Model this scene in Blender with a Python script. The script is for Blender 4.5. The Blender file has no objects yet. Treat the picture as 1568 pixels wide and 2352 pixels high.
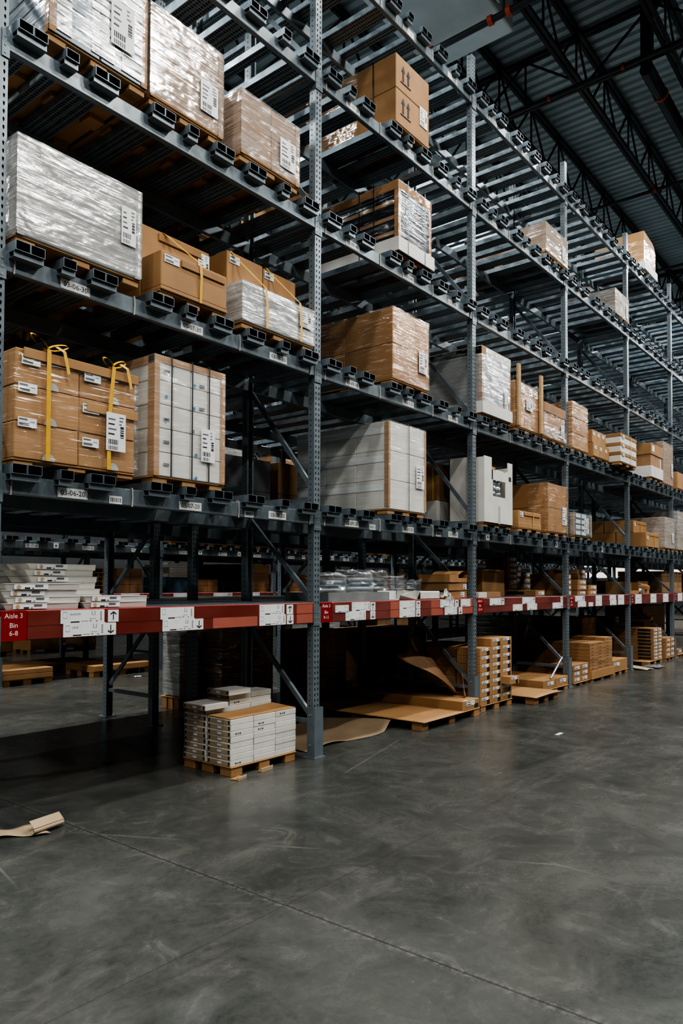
import bpy, bmesh, math, random
from mathutils import Vector, Matrix, noise
random.seed(7)
R = random.Random(11)
PI = math.pi
sc = bpy.context.scene
COL = sc.collection

# ------------------------------------------------------------------ materials
MATS = {}
def newmat(name):
    m = bpy.data.materials.new(name); m.use_nodes = True
    nt = m.node_tree
    b = nt.nodes['Principled BSDF']
    MATS[name] = m
    return m, nt, b
def N(nt, t, **kw):
    n = nt.nodes.new(t)
    for k, v in kw.items():
        if k.startswith('i_'):
            n.inputs[k[2:].replace('_', ' ')].default_value = v
        else:
            setattr(n, k, v)
    return n
def L(nt, a, b): nt.links.new(a, b)
def MT(nt, op, a, b=None, c=None):
    n = nt.nodes.new('ShaderNodeMath'); n.operation = op
    for i, v in enumerate((a, b, c)):
        if v is None: continue
        if isinstance(v, (int, float)): n.inputs[i].default_value = v
        else: nt.links.new(v, n.inputs[i])
    return n.outputs[0]
def mixc(nt, f, a, b):
    n = nt.nodes.new('ShaderNodeMix'); n.data_type = 'RGBA'
    for sck, v in ((n.inputs[0], f), (n.inputs[6], a), (n.inputs[7], b)):
        if isinstance(v, (int, float)): sck.default_value = v
        elif isinstance(v, tuple): sck.default_value = (*v, 1) if len(v) == 3 else v
        else: nt.links.new(v, sck)
    return n.outputs[2]
def ocoord(nt, scale=(1, 1, 1), loc=(0, 0, 0)):
    tc = nt.nodes.new('ShaderNodeTexCoord'); mp = nt.nodes.new('ShaderNodeMapping')
    mp.inputs['Scale'].default_value = scale; mp.inputs['Location'].default_value = loc
    L(nt, tc.outputs['Object'], mp.inputs['Vector'])
    return mp.outputs['Vector']
def noi(nt, vec, scale=5, detail=4, rough=.55, dist=0):
    n = N(nt, 'ShaderNodeTexNoise'); n.inputs['Scale'].default_value = scale
    n.inputs['Detail'].default_value = detail; n.inputs['Roughness'].default_value = rough
    n.inputs['Distortion'].default_value = dist
    L(nt, vec, n.inputs['Vector']); return n.outputs['Fac']
def ramp(nt, f, p0, p1, lo=0., hi=1.):
    n = N(nt, 'ShaderNodeMapRange'); n.clamp = True
    n.inputs[1].default_value = p0; n.inputs[2].default_value = p1
    n.inputs[3].default_value = lo; n.inputs[4].default_value = hi
    L(nt, f, n.inputs[0]); return n.outputs[0]
def bump(nt, b, h, s=.2, d=.01):
    n = N(nt, 'ShaderNodeBump'); n.inputs['Strength'].default_value = s; n.inputs['Distance'].default_value = d
    L(nt, h, n.inputs['Height']); L(nt, n.outputs['Normal'], b.inputs['Normal']); return n
def simple(name, c1, c2=None, rough=.5, metal=0., scale=6., bs=0., spec=.5, vs=(1, 1, 1), detail=4, rnd=.0):
    m, nt, b = newmat(name)
    c2 = c2 or tuple(x * .78 for x in c1)
    v = ocoord(nt, vs); f = noi(nt, v, scale, detail)
    col = mixc(nt, ramp(nt, f, .32, .68), c2, c1)
    if rnd:
        oi = N(nt, 'ShaderNodeObjectInfo')
        hs = N(nt, 'ShaderNodeHueSaturation')
        L(nt, ramp(nt, oi.outputs['Random'], 0, 1, 1 - rnd, 1 + rnd), hs.inputs['Value']); L(nt, col, hs.inputs['Color']); col = hs.outputs['Color']
    L(nt, col, b.inputs['Base Color'])
    b.inputs['Roughness'].default_value = rough; b.inputs['Metallic'].default_value = metal
    b.inputs['Specular IOR Level'].default_value = spec
    if bs: bump(nt, b, noi(nt, v, scale * 3, 5), bs)
    return m
def teal_steel(name, c, holes=False):
    m, nt, b = newmat(name)
    v = ocoord(nt); f = noi(nt, v, 9, 5); f2 = noi(nt, v, 70, 2)
    col = mixc(nt, ramp(nt, f, .3, .7), tuple(x * .82 for x in c), c)
    col = mixc(nt, ramp(nt, f2, .67, .74, 0, .35), col, (.34, .36, .36))
    rgh = ramp(nt, f, .3, .7, .27, .46)
    if holes:
        tc = N(nt, 'ShaderNodeTexCoord'); sp = N(nt, 'ShaderNodeSeparateXYZ'); L(nt, tc.outputs['Object'], sp.inputs[0])
        X, Y, Z = sp.outputs
        g = N(nt, 'ShaderNodeNewGeometry'); sn = N(nt, 'ShaderNodeSeparateXYZ'); L(nt, g.outputs['True Normal'], sn.inputs[0])
        u = MT(nt, 'SUBTRACT', MT(nt, 'FLOORED_MODULO', Z, .0508), .0254)
        # front face: two columns of teardrops, wider at the top
        wd = MT(nt, 'ADD', MT(nt, 'MULTIPLY', u, .16), .0062)
        du = MT(nt, 'DIVIDE', MT(nt, 'SUBTRACT', MT(nt, 'ABSOLUTE', X), .021), wd)
        dv = MT(nt, 'DIVIDE', u, .0145)
        e1 = MT(nt, 'LESS_THAN', MT(nt, 'ADD', MT(nt, 'MULTIPLY', du, du), MT(nt, 'MULTIPLY', dv, dv)), 1.)
        ny = MT(nt, 'GREATER_THAN', MT(nt, 'ABSOLUTE', sn.outputs[1]), .7)
        dy = MT(nt, 'DIVIDE', MT(nt, 'SUBTRACT', Y, .044), .006); dz = MT(nt, 'DIVIDE', u, .0065)
        e2 = MT(nt, 'LESS_THAN', MT(nt, 'ADD', MT(nt, 'MULTIPLY', dy, dy), MT(nt, 'MULTIPLY', dz, dz)), 1.)
        nx = MT(nt, 'GREATER_THAN', MT(nt, 'ABSOLUTE', sn.outputs[0]), .7)
        h = MT(nt, 'ADD', MT(nt, 'MULTIPLY', e1, ny), MT(nt, 'MULTIPLY', e2, nx))
        col = mixc(nt, h, col, (.004, .005, .006)); rgh = MT(nt, 'MAXIMUM', rgh, h)
        sp_ = MT(nt, 'MULTIPLY', MT(nt, 'SUBTRACT', 1., h), .5); L(nt, sp_, b.inputs['Specular IOR Level'])
    L(nt, col, b.inputs['Base Color']); L(nt, rgh, b.inputs['Roughness'])
    b.inputs['Metallic'].default_value = .25
    return m
STEEL = teal_steel('painted_steel', (.160, .190, .205))
UPR = teal_steel('punched_steel', (.170, .200, .215), True)
def galv():
    m, nt, b = newmat('galvanised_channel')
    v = ocoord(nt); f = noi(nt, v, 14, 4)
    col = mixc(nt, ramp(nt, f, .3, .7), (.125, .160, .182), (.225, .272, .297))
    tc = N(nt, 'ShaderNodeTexCoord'); sp = N(nt, 'ShaderNodeSeparateXYZ'); L(nt, tc.outputs['Object'], sp.inputs[0])
    g = N(nt, 'ShaderNodeNewGeometry'); sn = N(nt, 'ShaderNodeSeparateXYZ'); L(nt, g.outputs['True Normal'], sn.inputs[0])
    u = MT(nt, 'FLOORED_MODULO', sp.outputs[1], .030)
    ax = MT(nt, 'ABSOLUTE', sp.outputs[0])
    slot = MT(nt, 'MULTIPLY', MT(nt, 'GREATER_THAN', u, .010), MT(nt, 'MULTIPLY', MT(nt, 'LESS_THAN', ax, .036), MT(nt, 'GREATER_THAN', ax, .007)))  # real slots, enlarged so their dark colour adds shade to the underside
    dn = MT(nt, 'LESS_THAN', sn.outputs[2], -.7)
    h = MT(nt, 'MULTIPLY', slot, dn)
    L(nt, mixc(nt, h, col, (.006, .007, .008)), b.inputs['Base Color'])
    b.inputs['Metallic'].default_value = .45
    L(nt, ramp(nt, f, .3, .7, .3, .48), b.inputs['Roughness'])
    return m
GALV = galv()
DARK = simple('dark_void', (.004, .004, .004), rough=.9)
KRAFT = simple('kraft_board', (.31, .163, .065), (.25, .130, .050), .75, scale=5, bs=.04, rnd=.08)
KRAFT2 = simple('amber_board', (.345, .186, .074), (.29, .154, .060), .72, scale=4, bs=.04, rnd=.06)
KRAFTD = simple('brown_board', (.30, .165, .075), (.24, .13, .06), .75, scale=5, bs=.04, rnd=.08)
KPAPER = simple('kraft_paper', (.36, .265, .165), (.30, .22, .135), .7, scale=3, bs=.08)
KSHADE = simple('shaded_brown_kraft_paper', (.20, .138, .08), (.15, .10, .057), .7, scale=3, bs=.08)  # browner kraft with partial shadow put into its colour
WCARD = simple('white_board', (.58, .555, .50), (.50, .475, .425), .6, scale=4, rnd=.05)
WGREY = simple('pale_grey_board', (.36, .36, .34), (.30, .30, .285), .6, scale=4, rnd=.05)
PAPER = simple('label_paper', (.66, .655, .63), (.6, .595, .57), .55, scale=10)
INK = simple('black_ink', (.012, .012, .013), rough=.6)
GREYINK = simple('grey_ink', (.12, .12, .125), rough=.6)
WOOD = simple('pale_wood', (.42, .27, .13), (.30, .18, .08), .7, scale=3, vs=(1, 14, 14), bs=.1)
RED = simple('red_sign', (.25, .014, .009), (.22, .012, .008), .35, scale=3)
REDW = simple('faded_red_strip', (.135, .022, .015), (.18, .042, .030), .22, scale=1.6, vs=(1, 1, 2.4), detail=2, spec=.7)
REDP = simple('glare_pink_strip', (.20, .060, .050), (.145, .032, .027), .22, scale=1.6, vs=(1, 1, 2.4), detail=2, spec=.7)  # glare painted into the red, for strips past the nearest bay
CORAL = simple('glare_red_strip', (.40, .135, .095), (.33, .10, .07), .25, scale=2.2, detail=2)  # coral colour stands for glare on the red strip
YEL = simple('yellow_strap', (.62, .36, .035), (.55, .30, .03), .4, scale=20)
BSTRAP = simple('black_strap', (.01, .011, .012), rough=.4)
TIE = simple('pale_tie', (.45, .43, .38), rough=.5)
NAVY = simple('dark_blue_plastic', (.05, .10, .13), (.035, .07, .095), .3, scale=4)
BLACKP = simple('black_plastic', (.012, .014, .016), rough=.75, spec=.12)
IRON = simple('black_roof_steel', (.010, .012, .013), (.006, .007, .008), .55, scale=4, metal=.0)
SHEET = simple('sheet_metal', (.30, .32, .32), (.20, .22, .22), .45, scale=1.3, metal=.25)
DUCT = simple('bare_duct_metal', (.66, .69, .68), (.5, .53, .52), .45, scale=1.1)
ORANGE = simple('orange_coupling', (.42, .06, .012), rough=.45)
PIPE = simple('black_pipe', (.03, .033, .035), (.018, .02, .022), .4, scale=5, metal=.3)
BLUE = simple('blue_dot', (.02, .16, .30), rough=.5)
TANDOT = simple('tan_dot', (.48, .31, .17), rough=.5)
FOIL = simple('silver_film', (.6, .63, .66), (.4, .43, .46), .16, metal=.75, scale=12, bs=.5)
WALLM = simple('wall_panel', (.075, .08, .08), (.055, .06, .06), .6, scale=1.5)
TRAY = simple('grey_tray', (.22, .22, .21), rough=.6)

def wrapmat(name, milk, tint, streak=1.0, gloss=.42, rough=.16, fold=1.0):
    m = bpy.data.materials.new(name); m.use_nodes = True; nt = m.node_tree
    nt.nodes.remove(nt.nodes['Principled BSDF']); out = nt.nodes['Material Output']
    v = ocoord(nt, (1.0, 1.0, 30)); f1 = noi(nt, v, 1.6, 5, .65, .9)
    v2 = ocoord(nt, (1.3, 1.3, 2.0), (3, 1, 2)); f2 = noi(nt, v2, 2.2, 3)
    v3 = ocoord(nt, (4, 4, 60)); f3 = noi(nt, v3, 2.2, 3, .6, .5)
    h = MT(nt, 'ADD', MT(nt, 'MULTIPLY', f1, .0012 * streak), MT(nt, 'ADD', MT(nt, 'MULTIPLY', f2, .028), MT(nt, 'MULTIPLY', f3, .0005 * streak)))
    bp = N(nt, 'ShaderNodeBump'); bp.inputs['Strength'].default_value = 1.; bp.inputs['Distance'].default_value = 1.
    L(nt, h, bp.inputs['Height'])
    tr = N(nt, 'ShaderNodeBsdfTransparent'); tr.inputs[0].default_value = (.97, .97, .97, 1)
    df = N(nt, 'ShaderNodeBsdfDiffuse'); df.inputs[0].default_value = (*tint, 1); L(nt, bp.outputs[0], df.inputs['Normal'])
    gl = N(nt, 'ShaderNodeBsdfAnisotropic'); gl.inputs['Color'].default_value = (.95, .97, 1, 1); gl.inputs['Roughness'].default_value = rough
    L(nt, bp.outputs[0], gl.inputs['Normal'])
    m1 = N(nt, 'ShaderNodeMixShader'); m2 = N(nt, 'ShaderNodeAddShader')
    fm = ramp(nt, MT(nt, 'MULTIPLY', f1, MT(nt, 'ADD', f2, .45)), .25, .75, milk * .35, min(1, milk * 1.5))
    L(nt, fm, m1.inputs[0]); L(nt, tr.outputs[0], m1.inputs[1]); L(nt, df.outputs[0], m1.inputs[2])
    fg = MT(nt, 'MULTIPLY', ramp(nt, f1, .45, .68, .06, 1.), gloss)
    cc = N(nt, 'ShaderNodeCombineColor')
    for k in range(3): L(nt, fg, cc.inputs[k])
    L(nt, cc.outputs[0], gl.inputs['Color'])
    L(nt, m1.outputs[0], m2.inputs[0]); L(nt, gl.outputs[0], m2.inputs[1])
    fs = noi(nt, ocoord(nt, (3.2, 3.2, 75), (5, 2, 1)), 1.5, 2, .5, .35); fz = noi(nt, ocoord(nt, (1, 1, 1), (7, 3, 9)), 3.2, 3)
    sk = MT(nt, 'MULTIPLY', ramp(nt, fs, .60, .68), MT(nt, 'MULTIPLY', ramp(nt, fz, .40, .62), fold))
    g2 = N(nt, 'ShaderNodeBsdfAnisotropic'); g2.inputs['Roughness'].default_value = .42
    c2 = N(nt, 'ShaderNodeCombineColor')
    for k in range(3): L(nt, sk, c2.inputs[k])
    L(nt, c2.outputs[0], g2.inputs['Color'])
    m3 = N(nt, 'ShaderNodeAddShader'); L(nt, m2.outputs[0], m3.inputs[0]); L(nt, g2.outputs[0], m3.inputs[1])
    L(nt, m3.outputs[0], out.inputs['Surface'])
    MATS[name] = m; return m
W_CLEAR = wrapmat('clear_stretch_film', .02, (.70, .68, .62), 1.5, .42, .085, 1.3)
W_LIGHT = wrapmat('light_stretch_film', .14, (.45, .47, .47), 1.2, .28, .10, .5)
W_WHITE = wrapmat('white_stretch_film', .13, (.66, .66, .64), 1.2, .35, .12, .35)
W_MILK = wrapmat('milky_stretch_film', .34, (.36, .375, .37), .9, .6, .13, .4)
W_SILV = wrapmat('layered_stretch_film', .70, (.38, .37, .345), 1.5, .45, .12, .8)
BAG = wrapmat('clear_poly_bag', .16, (.6, .62, .63), 1.3, .6, .12)

def concrete():
    m, nt, b = newmat('polished_concrete')
    v = ocoord(nt)
    big = noi(nt, v, .8, 8, .66, .9); mid = noi(nt, v, 3.1, 9, .72, 1.1); fine = noi(nt, v, 30, 6, .75)
    st = noi(nt, ocoord(nt, (.5, 2.2, 1)), 1.5, 6, .65, 1.2)
    t = MT(nt, 'ADD', MT(nt, 'MULTIPLY', big, .5), MT(nt, 'ADD', MT(nt, 'MULTIPLY', mid, .34), MT(nt, 'MULTIPLY', fine, .16)))
    col = mixc(nt, ramp(nt, t, .36, .66), (.030, .032, .029), (.096, .096, .084))
    col = mixc(nt, ramp(nt, st, .56, .78, 0, .4), col, (.15, .148, .125))
    col = mixc(nt, ramp(nt, mid, .58, .84, 0, .5), col, (.18, .175, .15))
    tc = N(nt, 'ShaderNodeTexCoord'); sp = N(nt, 'ShaderNodeSeparateXYZ'); L(nt, tc.outputs['Object'], sp.inputs[0])
    X, Y, Z = sp.outputs
    # saw-cut joints: across the aisle every 6.1 m and along it
    wob = MT(nt, 'MULTIPLY', MT(nt, 'SUBTRACT', mid, .5), .018)
    jx = MT(nt, 'ABSOLUTE', MT(nt, 'SUBTRACT', MT(nt, 'FLOORED_MODULO', MT(nt, 'ADD', MT(nt, 'SUBTRACT', X, .56 - 3.06), wob), 9.2), 3.06))
    jy = MT(nt, 'ABSOLUTE', MT(nt, 'SUBTRACT', MT(nt, 'FLOORED_MODULO', MT(nt, 'SUBTRACT', Y, -1.95 - 4), 12.), 4.))
    line = MT(nt, 'MAXIMUM', MT(nt, 'LESS_THAN', jx, .006), MT(nt, 'MULTIPLY', MT(nt, 'LESS_THAN', jy, .005), .5))
    edge = MT(nt, 'MULTIPLY', ramp(nt, jx, .004, .05, 1, 0), ramp(nt, fine, .45, .65, 0, .5))
    col = mixc(nt, edge, col, (.19, .18, .155))
    col = mixc(nt, MT(nt, 'MULTIPLY', line, .8), col, (.03, .03, .028))
    # pale scuffs
    vo = N(nt, 'ShaderNodeTexVoronoi'); vo.feature = 'DISTANCE_TO_EDGE'; vo.inputs['Scale'].default_value = .38
    L(nt, ocoord(nt, (1, .45, 1), (2.3, .7, 0)), vo.inputs['Vector'])
    scr = MT(nt, 'MULTIPLY', MT(nt, 'LESS_THAN', vo.outputs['Distance'], .0016), ramp(nt, noi(nt, v, .9, 2), .5, .6, 0, .3))
    col = mixc(nt, scr, col, (.20, .195, .17))
    L(nt, col, b.inputs['Base Color'])
    L(nt, ramp(nt, t, .36, .66, .19, .33), b.inputs['Roughness'])
    b.inputs['Specular IOR Level'].default_value = .5
    bump(nt, b, MT(nt, 'ADD', MT(nt, 'MULTIPLY', fine, .4), big), .05, .02)
    return m
CONC = concrete()
def deckmat():
    m, nt, b = newmat('roof_deck_metal')
    v = ocoord(nt, (1, .3, 1)); f = noi(nt, v, 2.2, 4)
    L(nt, mixc(nt, ramp(nt, f, .3, .7), (.26, .31, .32), (.36, .41, .415)), b.inputs['Base Color'])
    b.inputs['Metallic'].default_value = .3; b.inputs['Roughness'].default_value = .5
    return m
DECK = deckmat()
def emit(name, c, s):
    m = bpy.data.materials.new(name); m.use_nodes = True; nt = m.node_tree
    nt.nodes.remove(nt.nodes['Principled BSDF'])
    e = N(nt, 'ShaderNodeEmission'); e.inputs[0].default_value = (*c, 1); e.inputs[1].default_value = s
    L(nt, e.outputs[0], nt.nodes['Material Output'].inputs[0]); return m
GLOW = emit('lamp_diffuser', (.92, .97, 1), 30)
GLOWW = emit('skylight_glow', (1, .86, .72), 1.2)

# ------------------------------------------------------------------ mesh helpers
class MB:
    def __init__(s): s.v = []; s.f = []; s.m = []; s.mats = []; s.sm = False
    def mi(s, mat):
        if mat not in s.mats: s.mats.append(mat)
        return s.mats.index(mat)
    def add(s, vs, fs, mat):
        o = len(s.v); k = s.mi(mat)
        s.v += [tuple(v) for v in vs]
        for f in fs: s.f.append([o + i for i in f]); s.m.append(k)
        return s
    def box(s, x0, x1, y0, y1, z0, z1, mat, M=None, top=True, bot=True):
        vs = [Vector(p) for p in ((x0, y0, z0), (x1, y0, z0), (x1, y1, z0), (x0, y1, z0), (x0, y0, z1), (x1, y0, z1), (x1, y1, z1), (x0, y1, z1))]
        if M is not None: vs = [M @ v for v in vs]
        fs = [(0, 1, 5, 4), (1, 2, 6, 5), (2, 3, 7, 6), (3, 0, 4, 7)]
        if top: fs.append((4, 5, 6, 7))
        if bot: fs.append((3, 2, 1, 0))
        return s.add(vs, fs, mat)
    def bev(s, x0, x1, y0, y1, z0, z1, mat, c=.006, M=None):
        # box with chamfered edges
        xs, ys, zs = (x0, x1), (y0, y1), (z0, z1); vs = []; idx = {}
        c = min(c, (x1 - x0) * .3, (y1 - y0) * .3, (z1 - z0) * .3)
        for i in (0, 1):
            for j in (0, 1):
                for k in (0, 1):
                    sx, sy, sz = (1 - 2 * i) * c, (1 - 2 * j) * c, (1 - 2 * k) * c
                    P = (xs[i], ys[j], zs[k])
                    for a, p in enumerate(((P[0], P[1] + sy, P[2] + sz), (P[0] + sx, P[1], P[2] + sz), (P[0] + sx, P[1] + sy, P[2]))):
                        idx[(i, j, k, a)] = len(vs); vs.append(Vector(p) if M is None else M @ Vector(p))
        I = lambda *t: idx[t]
        fs = []
        for i in (0, 1):
            q = [I(i, 0, 0, 0), I(i, 1, 0, 0), I(i, 1, 1, 0), I(i, 0, 1, 0)]; fs.append(q if i else q[::-1])
            q = [I(0, i, 0, 1), I(1, i, 0, 1), I(1, i, 1, 1), I(0, i, 1, 1)]; fs.append(q[::-1] if i else q)
            q = [I(0, 0, i, 2), I(1, 0, i, 2), I(1, 1, i, 2), I(0, 1, i, 2)]; fs.append(q if i else q[::-1])
        for j in (0, 1):
            for k in (0, 1):
                q = [I(0, j, k, 1), I(1, j, k, 1), I(1, j, k, 2), I(0, j, k, 2)]; fs.append(q if j != k else q[::-1])
                q = [I(j, 0, k, 0), I(j, 1, k, 0), I(j, 1, k, 2), I(j, 0, k, 2)]; fs.append(q if j == k else q[::-1])
                q = [I(j, k, 0, 0), I(j, k, 1, 0), I(j, k, 1, 1), I(j, k, 0, 1)]; fs.append(q if j != k else q[::-1])
                for i in (0, 1):
                    t = [I(i, j, k, 0), I(i, j, k, 1), I(i, j, k, 2)]
                    fs.append(t if (i + j + k) % 2 == 0 else t[::-1])
        return s.add(vs, fs, mat)
    def bar(s, p, q, w, h, mat, up=(0, 0, 1)):
        p, q = Vector(p), Vector(q); d = (q - p); l = d.length; d.normalize()
        u = Vector(up)
        if abs(d.dot(u)) > .95: u = Vector((1, 0, 0))
        a = d.cross(u).normalized(); b = a.cross(d).normalized()
        M = Matrix((( a.x, d.x, b.x, p.x), (a.y, d.y, b.y, p.y), (a.z, d.z, b.z, p.z), (0, 0, 0, 1)))
        return s.box(-w / 2, w / 2, 0, l, -h / 2, h / 2, mat, M)
    def tube(s, pts, r, mat, n=8, cap=True):
        pts = [Vector(p) for p in pts]; rings = []
        u = None
        for i, p in enumerate(pts):
            d = (pts[min(i + 1, len(pts) - 1)] - pts[max(i - 1, 0)]).normalized()
            if u is None:
                u = d.cross(Vector((0, 0, 1)) if abs(d.z) < .9 else Vector((1, 0, 0))).normalized()
            u = (u - d * u.dot(d)).normalized(); w = d.cross(u)
            rr = r[i] if isinstance(r, (list, tuple)) else r
            rings.append([p + (u * math.cos(2 * PI * k / n) + w * math.sin(2 * PI * k / n)) * rr for k in range(n)])
        vs = [v for rg in rings for v in rg]; fs = []
        for i in range(len(pts) - 1):
            for k in range(n):
                fs.append((i * n + k, i * n + (k + 1) % n, (i + 1) * n + (k + 1) % n, (i + 1) * n + k))
        if cap: fs.append(tuple(range(n))[::-1]); fs.append(tuple(range((len(pts) - 1) * n, len(pts) * n)))
        return s.add(vs, fs, mat)
    def ribbon(s, pts, wv, mat):
        # flat strap along pts, width vector wv
        wv = Vector(wv); vs = []
        for p in pts: vs += [Vector(p) - wv / 2, Vector(p) + wv / 2]
        return s.add(vs, [(2 * i, 2 * i + 1, 2 * i + 3, 2 * i + 2) for i in range(len(pts) - 1)], mat)
    def disc(s, c, r, nrm, mat, n=14):
        c = Vector(c); q = Vector((0, 0, 1)).rotation_difference(Vector(nrm))
        vs = [c + q @ Vector((math.cos(2 * PI * k / n) * r, math.sin(2 * PI * k / n) * r, 0)) for k in range(n)]
        return s.add(vs, [tuple(range(n))], mat)
    def grid(s, fn, nu, nv, mat):
        vs = [fn(i / nu, j / nv) for j in range(nv + 1) for i in range(nu + 1)]
        return s.add(vs, [(j * (nu + 1) + i, j * (nu + 1) + i + 1, (j + 1) * (nu + 1) + i + 1, (j + 1) * (nu + 1) + i) for j in range(nv) for i in range(nu)], mat)
    def mesh(s, name):
        me = bpy.data.meshes.new(name); me.from_pydata(s.v, [], s.f)
        for m in s.mats: me.materials.append(m)
        me.polygons.foreach_set('material_index', s.m)
        if s.sm: me.polygons.foreach_set('use_smooth', [True] * len(s.f))
        me.update(); return me
    def build(s, name, parent=None, loc=(0, 0, 0)):
        o = bpy.data.objects.new(name, s.mesh(name)); COL.objects.link(o); o.location = loc
        if parent is not None: o.parent = parent
        return o
LABELS = {}
def tag(o, label, cat, group=None, kind=None):
    if label:
        n = len(label.split())
        if not 4 <= n <= 16: print('LABELLEN', n, label)
        if label in LABELS and not (group and LABELS[label] == group): print('LABELDUP', label)
        LABELS[label] = group
        o['label'] = label
    if cat: o['category'] = cat
    if group: o['group'] = group
    if kind: o['kind'] = kind
    return o
def thing(name, label, cat, loc=(0, 0, 0), rz=0, group=None):
    o = bpy.data.objects.new(name, None); COL.objects.link(o); o.location = loc; o.rotation_euler = (0, 0, rz)
    o.empty_display_size = .1
    return tag(o, label, cat, group)
KIDS = {}
def kids(o):
    return [c for c in o.children]
def clone(root, loc, label, rz=0, rot=None, group=None, name=None):
    def cp(o, par):
        c = o.copy(); COL.objects.link(c)
        if par is not None: c.parent = par
        for ch in o.children: cp(ch, c)
        return c
    r = cp(root, None); r.location = loc; r.rotation_euler = rot or (0, 0, rz)
    if name: r.name = name
    tag(r, label, None, group)
    return r
TXT = {}
def text_mesh(t, size, mat, align='CENTER'):
    key = (t, size, mat.name, align)
    if key in TXT: return TXT[key]
    cu = bpy.data.curves.new('lettering', 'FONT'); cu.body = t; cu.size = size; cu.align_x = align; cu.align_y = 'CENTER'
    cu.resolution_u = 2
    o = bpy.data.objects.new('lettering', cu); COL.objects.link(o)
    bpy.context.view_layer.update()
    me = bpy.data.meshes.new_from_object(o.evaluated_get(bpy.context.evaluated_depsgraph_get()))
    bpy.data.objects.remove(o); bpy.data.curves.remove(cu)
    me.materials.clear(); me.materials.append(mat)
    me.name = 'lettering'; TXT[key] = me; return me
def lettering(t, size, mat, parent, loc, align='CENTER', name='lettering'):
    # text standing upright, facing -y
    o = bpy.data.objects.new(name, text_mesh(t, size, mat, align)); COL.objects.link(o)
    o.location = loc; o.rotation_euler = (PI / 2, 0, 0); o.parent = parent; return o
ORD = ['bottom', 'second', 'third', 'fourth', 'fifth', 'sixth', 'seventh', 'eighth', 'ninth', 'tenth', 'eleventh', 'twelfth', 'thirteenth']
def nth(i, n):
    return 'topmost' if i == n - 1 else ('bottom' if i == 0 else ORD[i] + ' from bottom')

# ------------------------------------------------------------------ camera
B = 3.06455
F_, CY, YAW, PITCH, ROLL = 1689.91, 1295.919, .6762, .0276, .0030
CPOS = Vector((-2.1973, -4.5207, 1.6192))
cam = bpy.data.cameras.new('camera'); camo = bpy.data.objects.new('camera', cam); COL.objects.link(camo)
fw = Vector((math.cos(PITCH) * math.cos(YAW), math.cos(PITCH) * math.sin(YAW), math.sin(PITCH)))
rt = Vector((math.sin(YAW), -math.cos(YAW), 0)); up = rt.cross(fw)
r2 = rt * math.cos(ROLL) + up * math.sin(ROLL); u2 = up * math.cos(ROLL) - rt * math.sin(ROLL)
camo.matrix_world = Matrix(((r2.x, u2.x, -fw.x, CPOS.x), (r2.y, u2.y, -fw.y, CPOS.y), (r2.z, u2.z, -fw.z, CPOS.z), (0, 0, 0, 1)))
cam.sensor_fit = 'HORIZONTAL'; cam.sensor_width = 36.; cam.lens = F_ * 36. / 1568.
cam.shift_y = (CY - 1176.) / 1568.
cam.clip_end = 300
sc.camera = camo
w = bpy.data.worlds.new('hall_air'); sc.world = w; w.use_nodes = True
w.node_tree.nodes['Background'].inputs[0].default_value = (.55, .75, .85, 1)
w.node_tree.nodes['Background'].inputs[1].default_value = .006
sc.view_settings.view_transform = 'AgX'
sc.view_settings.look = 'AgX - High Contrast'
sc.view_settings.exposure = 0.0
sc.cycles.use_denoising = True
sc.cycles.transparent_max_bounces = 16
sc.cycles.max_bounces = 7; sc.cycles.diffuse_bounces = 3; sc.cycles.glossy_bounces = 2
sc.cycles.use_adaptive_sampling = True; sc.cycles.adaptive_threshold = .03
sc.cycles.sample_clamp_indirect = 4.0

# ------------------------------------------------------------------ setting: floor, roof, walls
XW0, XW1, YW0, YW1, ZR = -14., 46., -20., 22., 12.0
floor = MB().box(XW0, XW1, YW0, YW1, -.2, 0, CONC).build('floor')
tag(floor, 'grey polished concrete warehouse floor', None, None, 'structure')
def corr():
    mb = MB(); x = XW0; vs = []; p = .23
    while x < XW1:
        for dx, dz in ((0, 0), (.06, 0), (.085, -.055), (.2, -.055)): vs.append((x + dx, ZR + .055 + dz))
        x += p
    n = len(vs)
    mb.add([(x, YW0, z) for x, z in vs] + [(x, YW1, z) for x, z in vs], [(i + n, i + n + 1, i + 1, i) for i in range(n - 1)], DECK)
    mb.box(XW0, XW1, YW0, YW1, ZR + .1, ZR + .2, DECK)
    return mb
tag(corr().build('ceiling'), 'corrugated grey metal roof deck high above the racks', None, None, 'structure')
for nm, a in (('wall_far', (XW1, XW1 + .2, YW0, YW1)), ('wall_rear', (XW0 - .2, XW0, YW0, YW1)), ('wall_left', (XW0, XW1, YW1, YW1 + .2)), ('wall_right', (XW0, XW1, YW0 - .2, YW0))):
    tag(MB().box(*a, 0, ZR + .1, WALLM).build(nm), 'dark metal panel %s of the warehouse' % nm.replace('_', ' '), None, None, 'structure')

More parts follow.
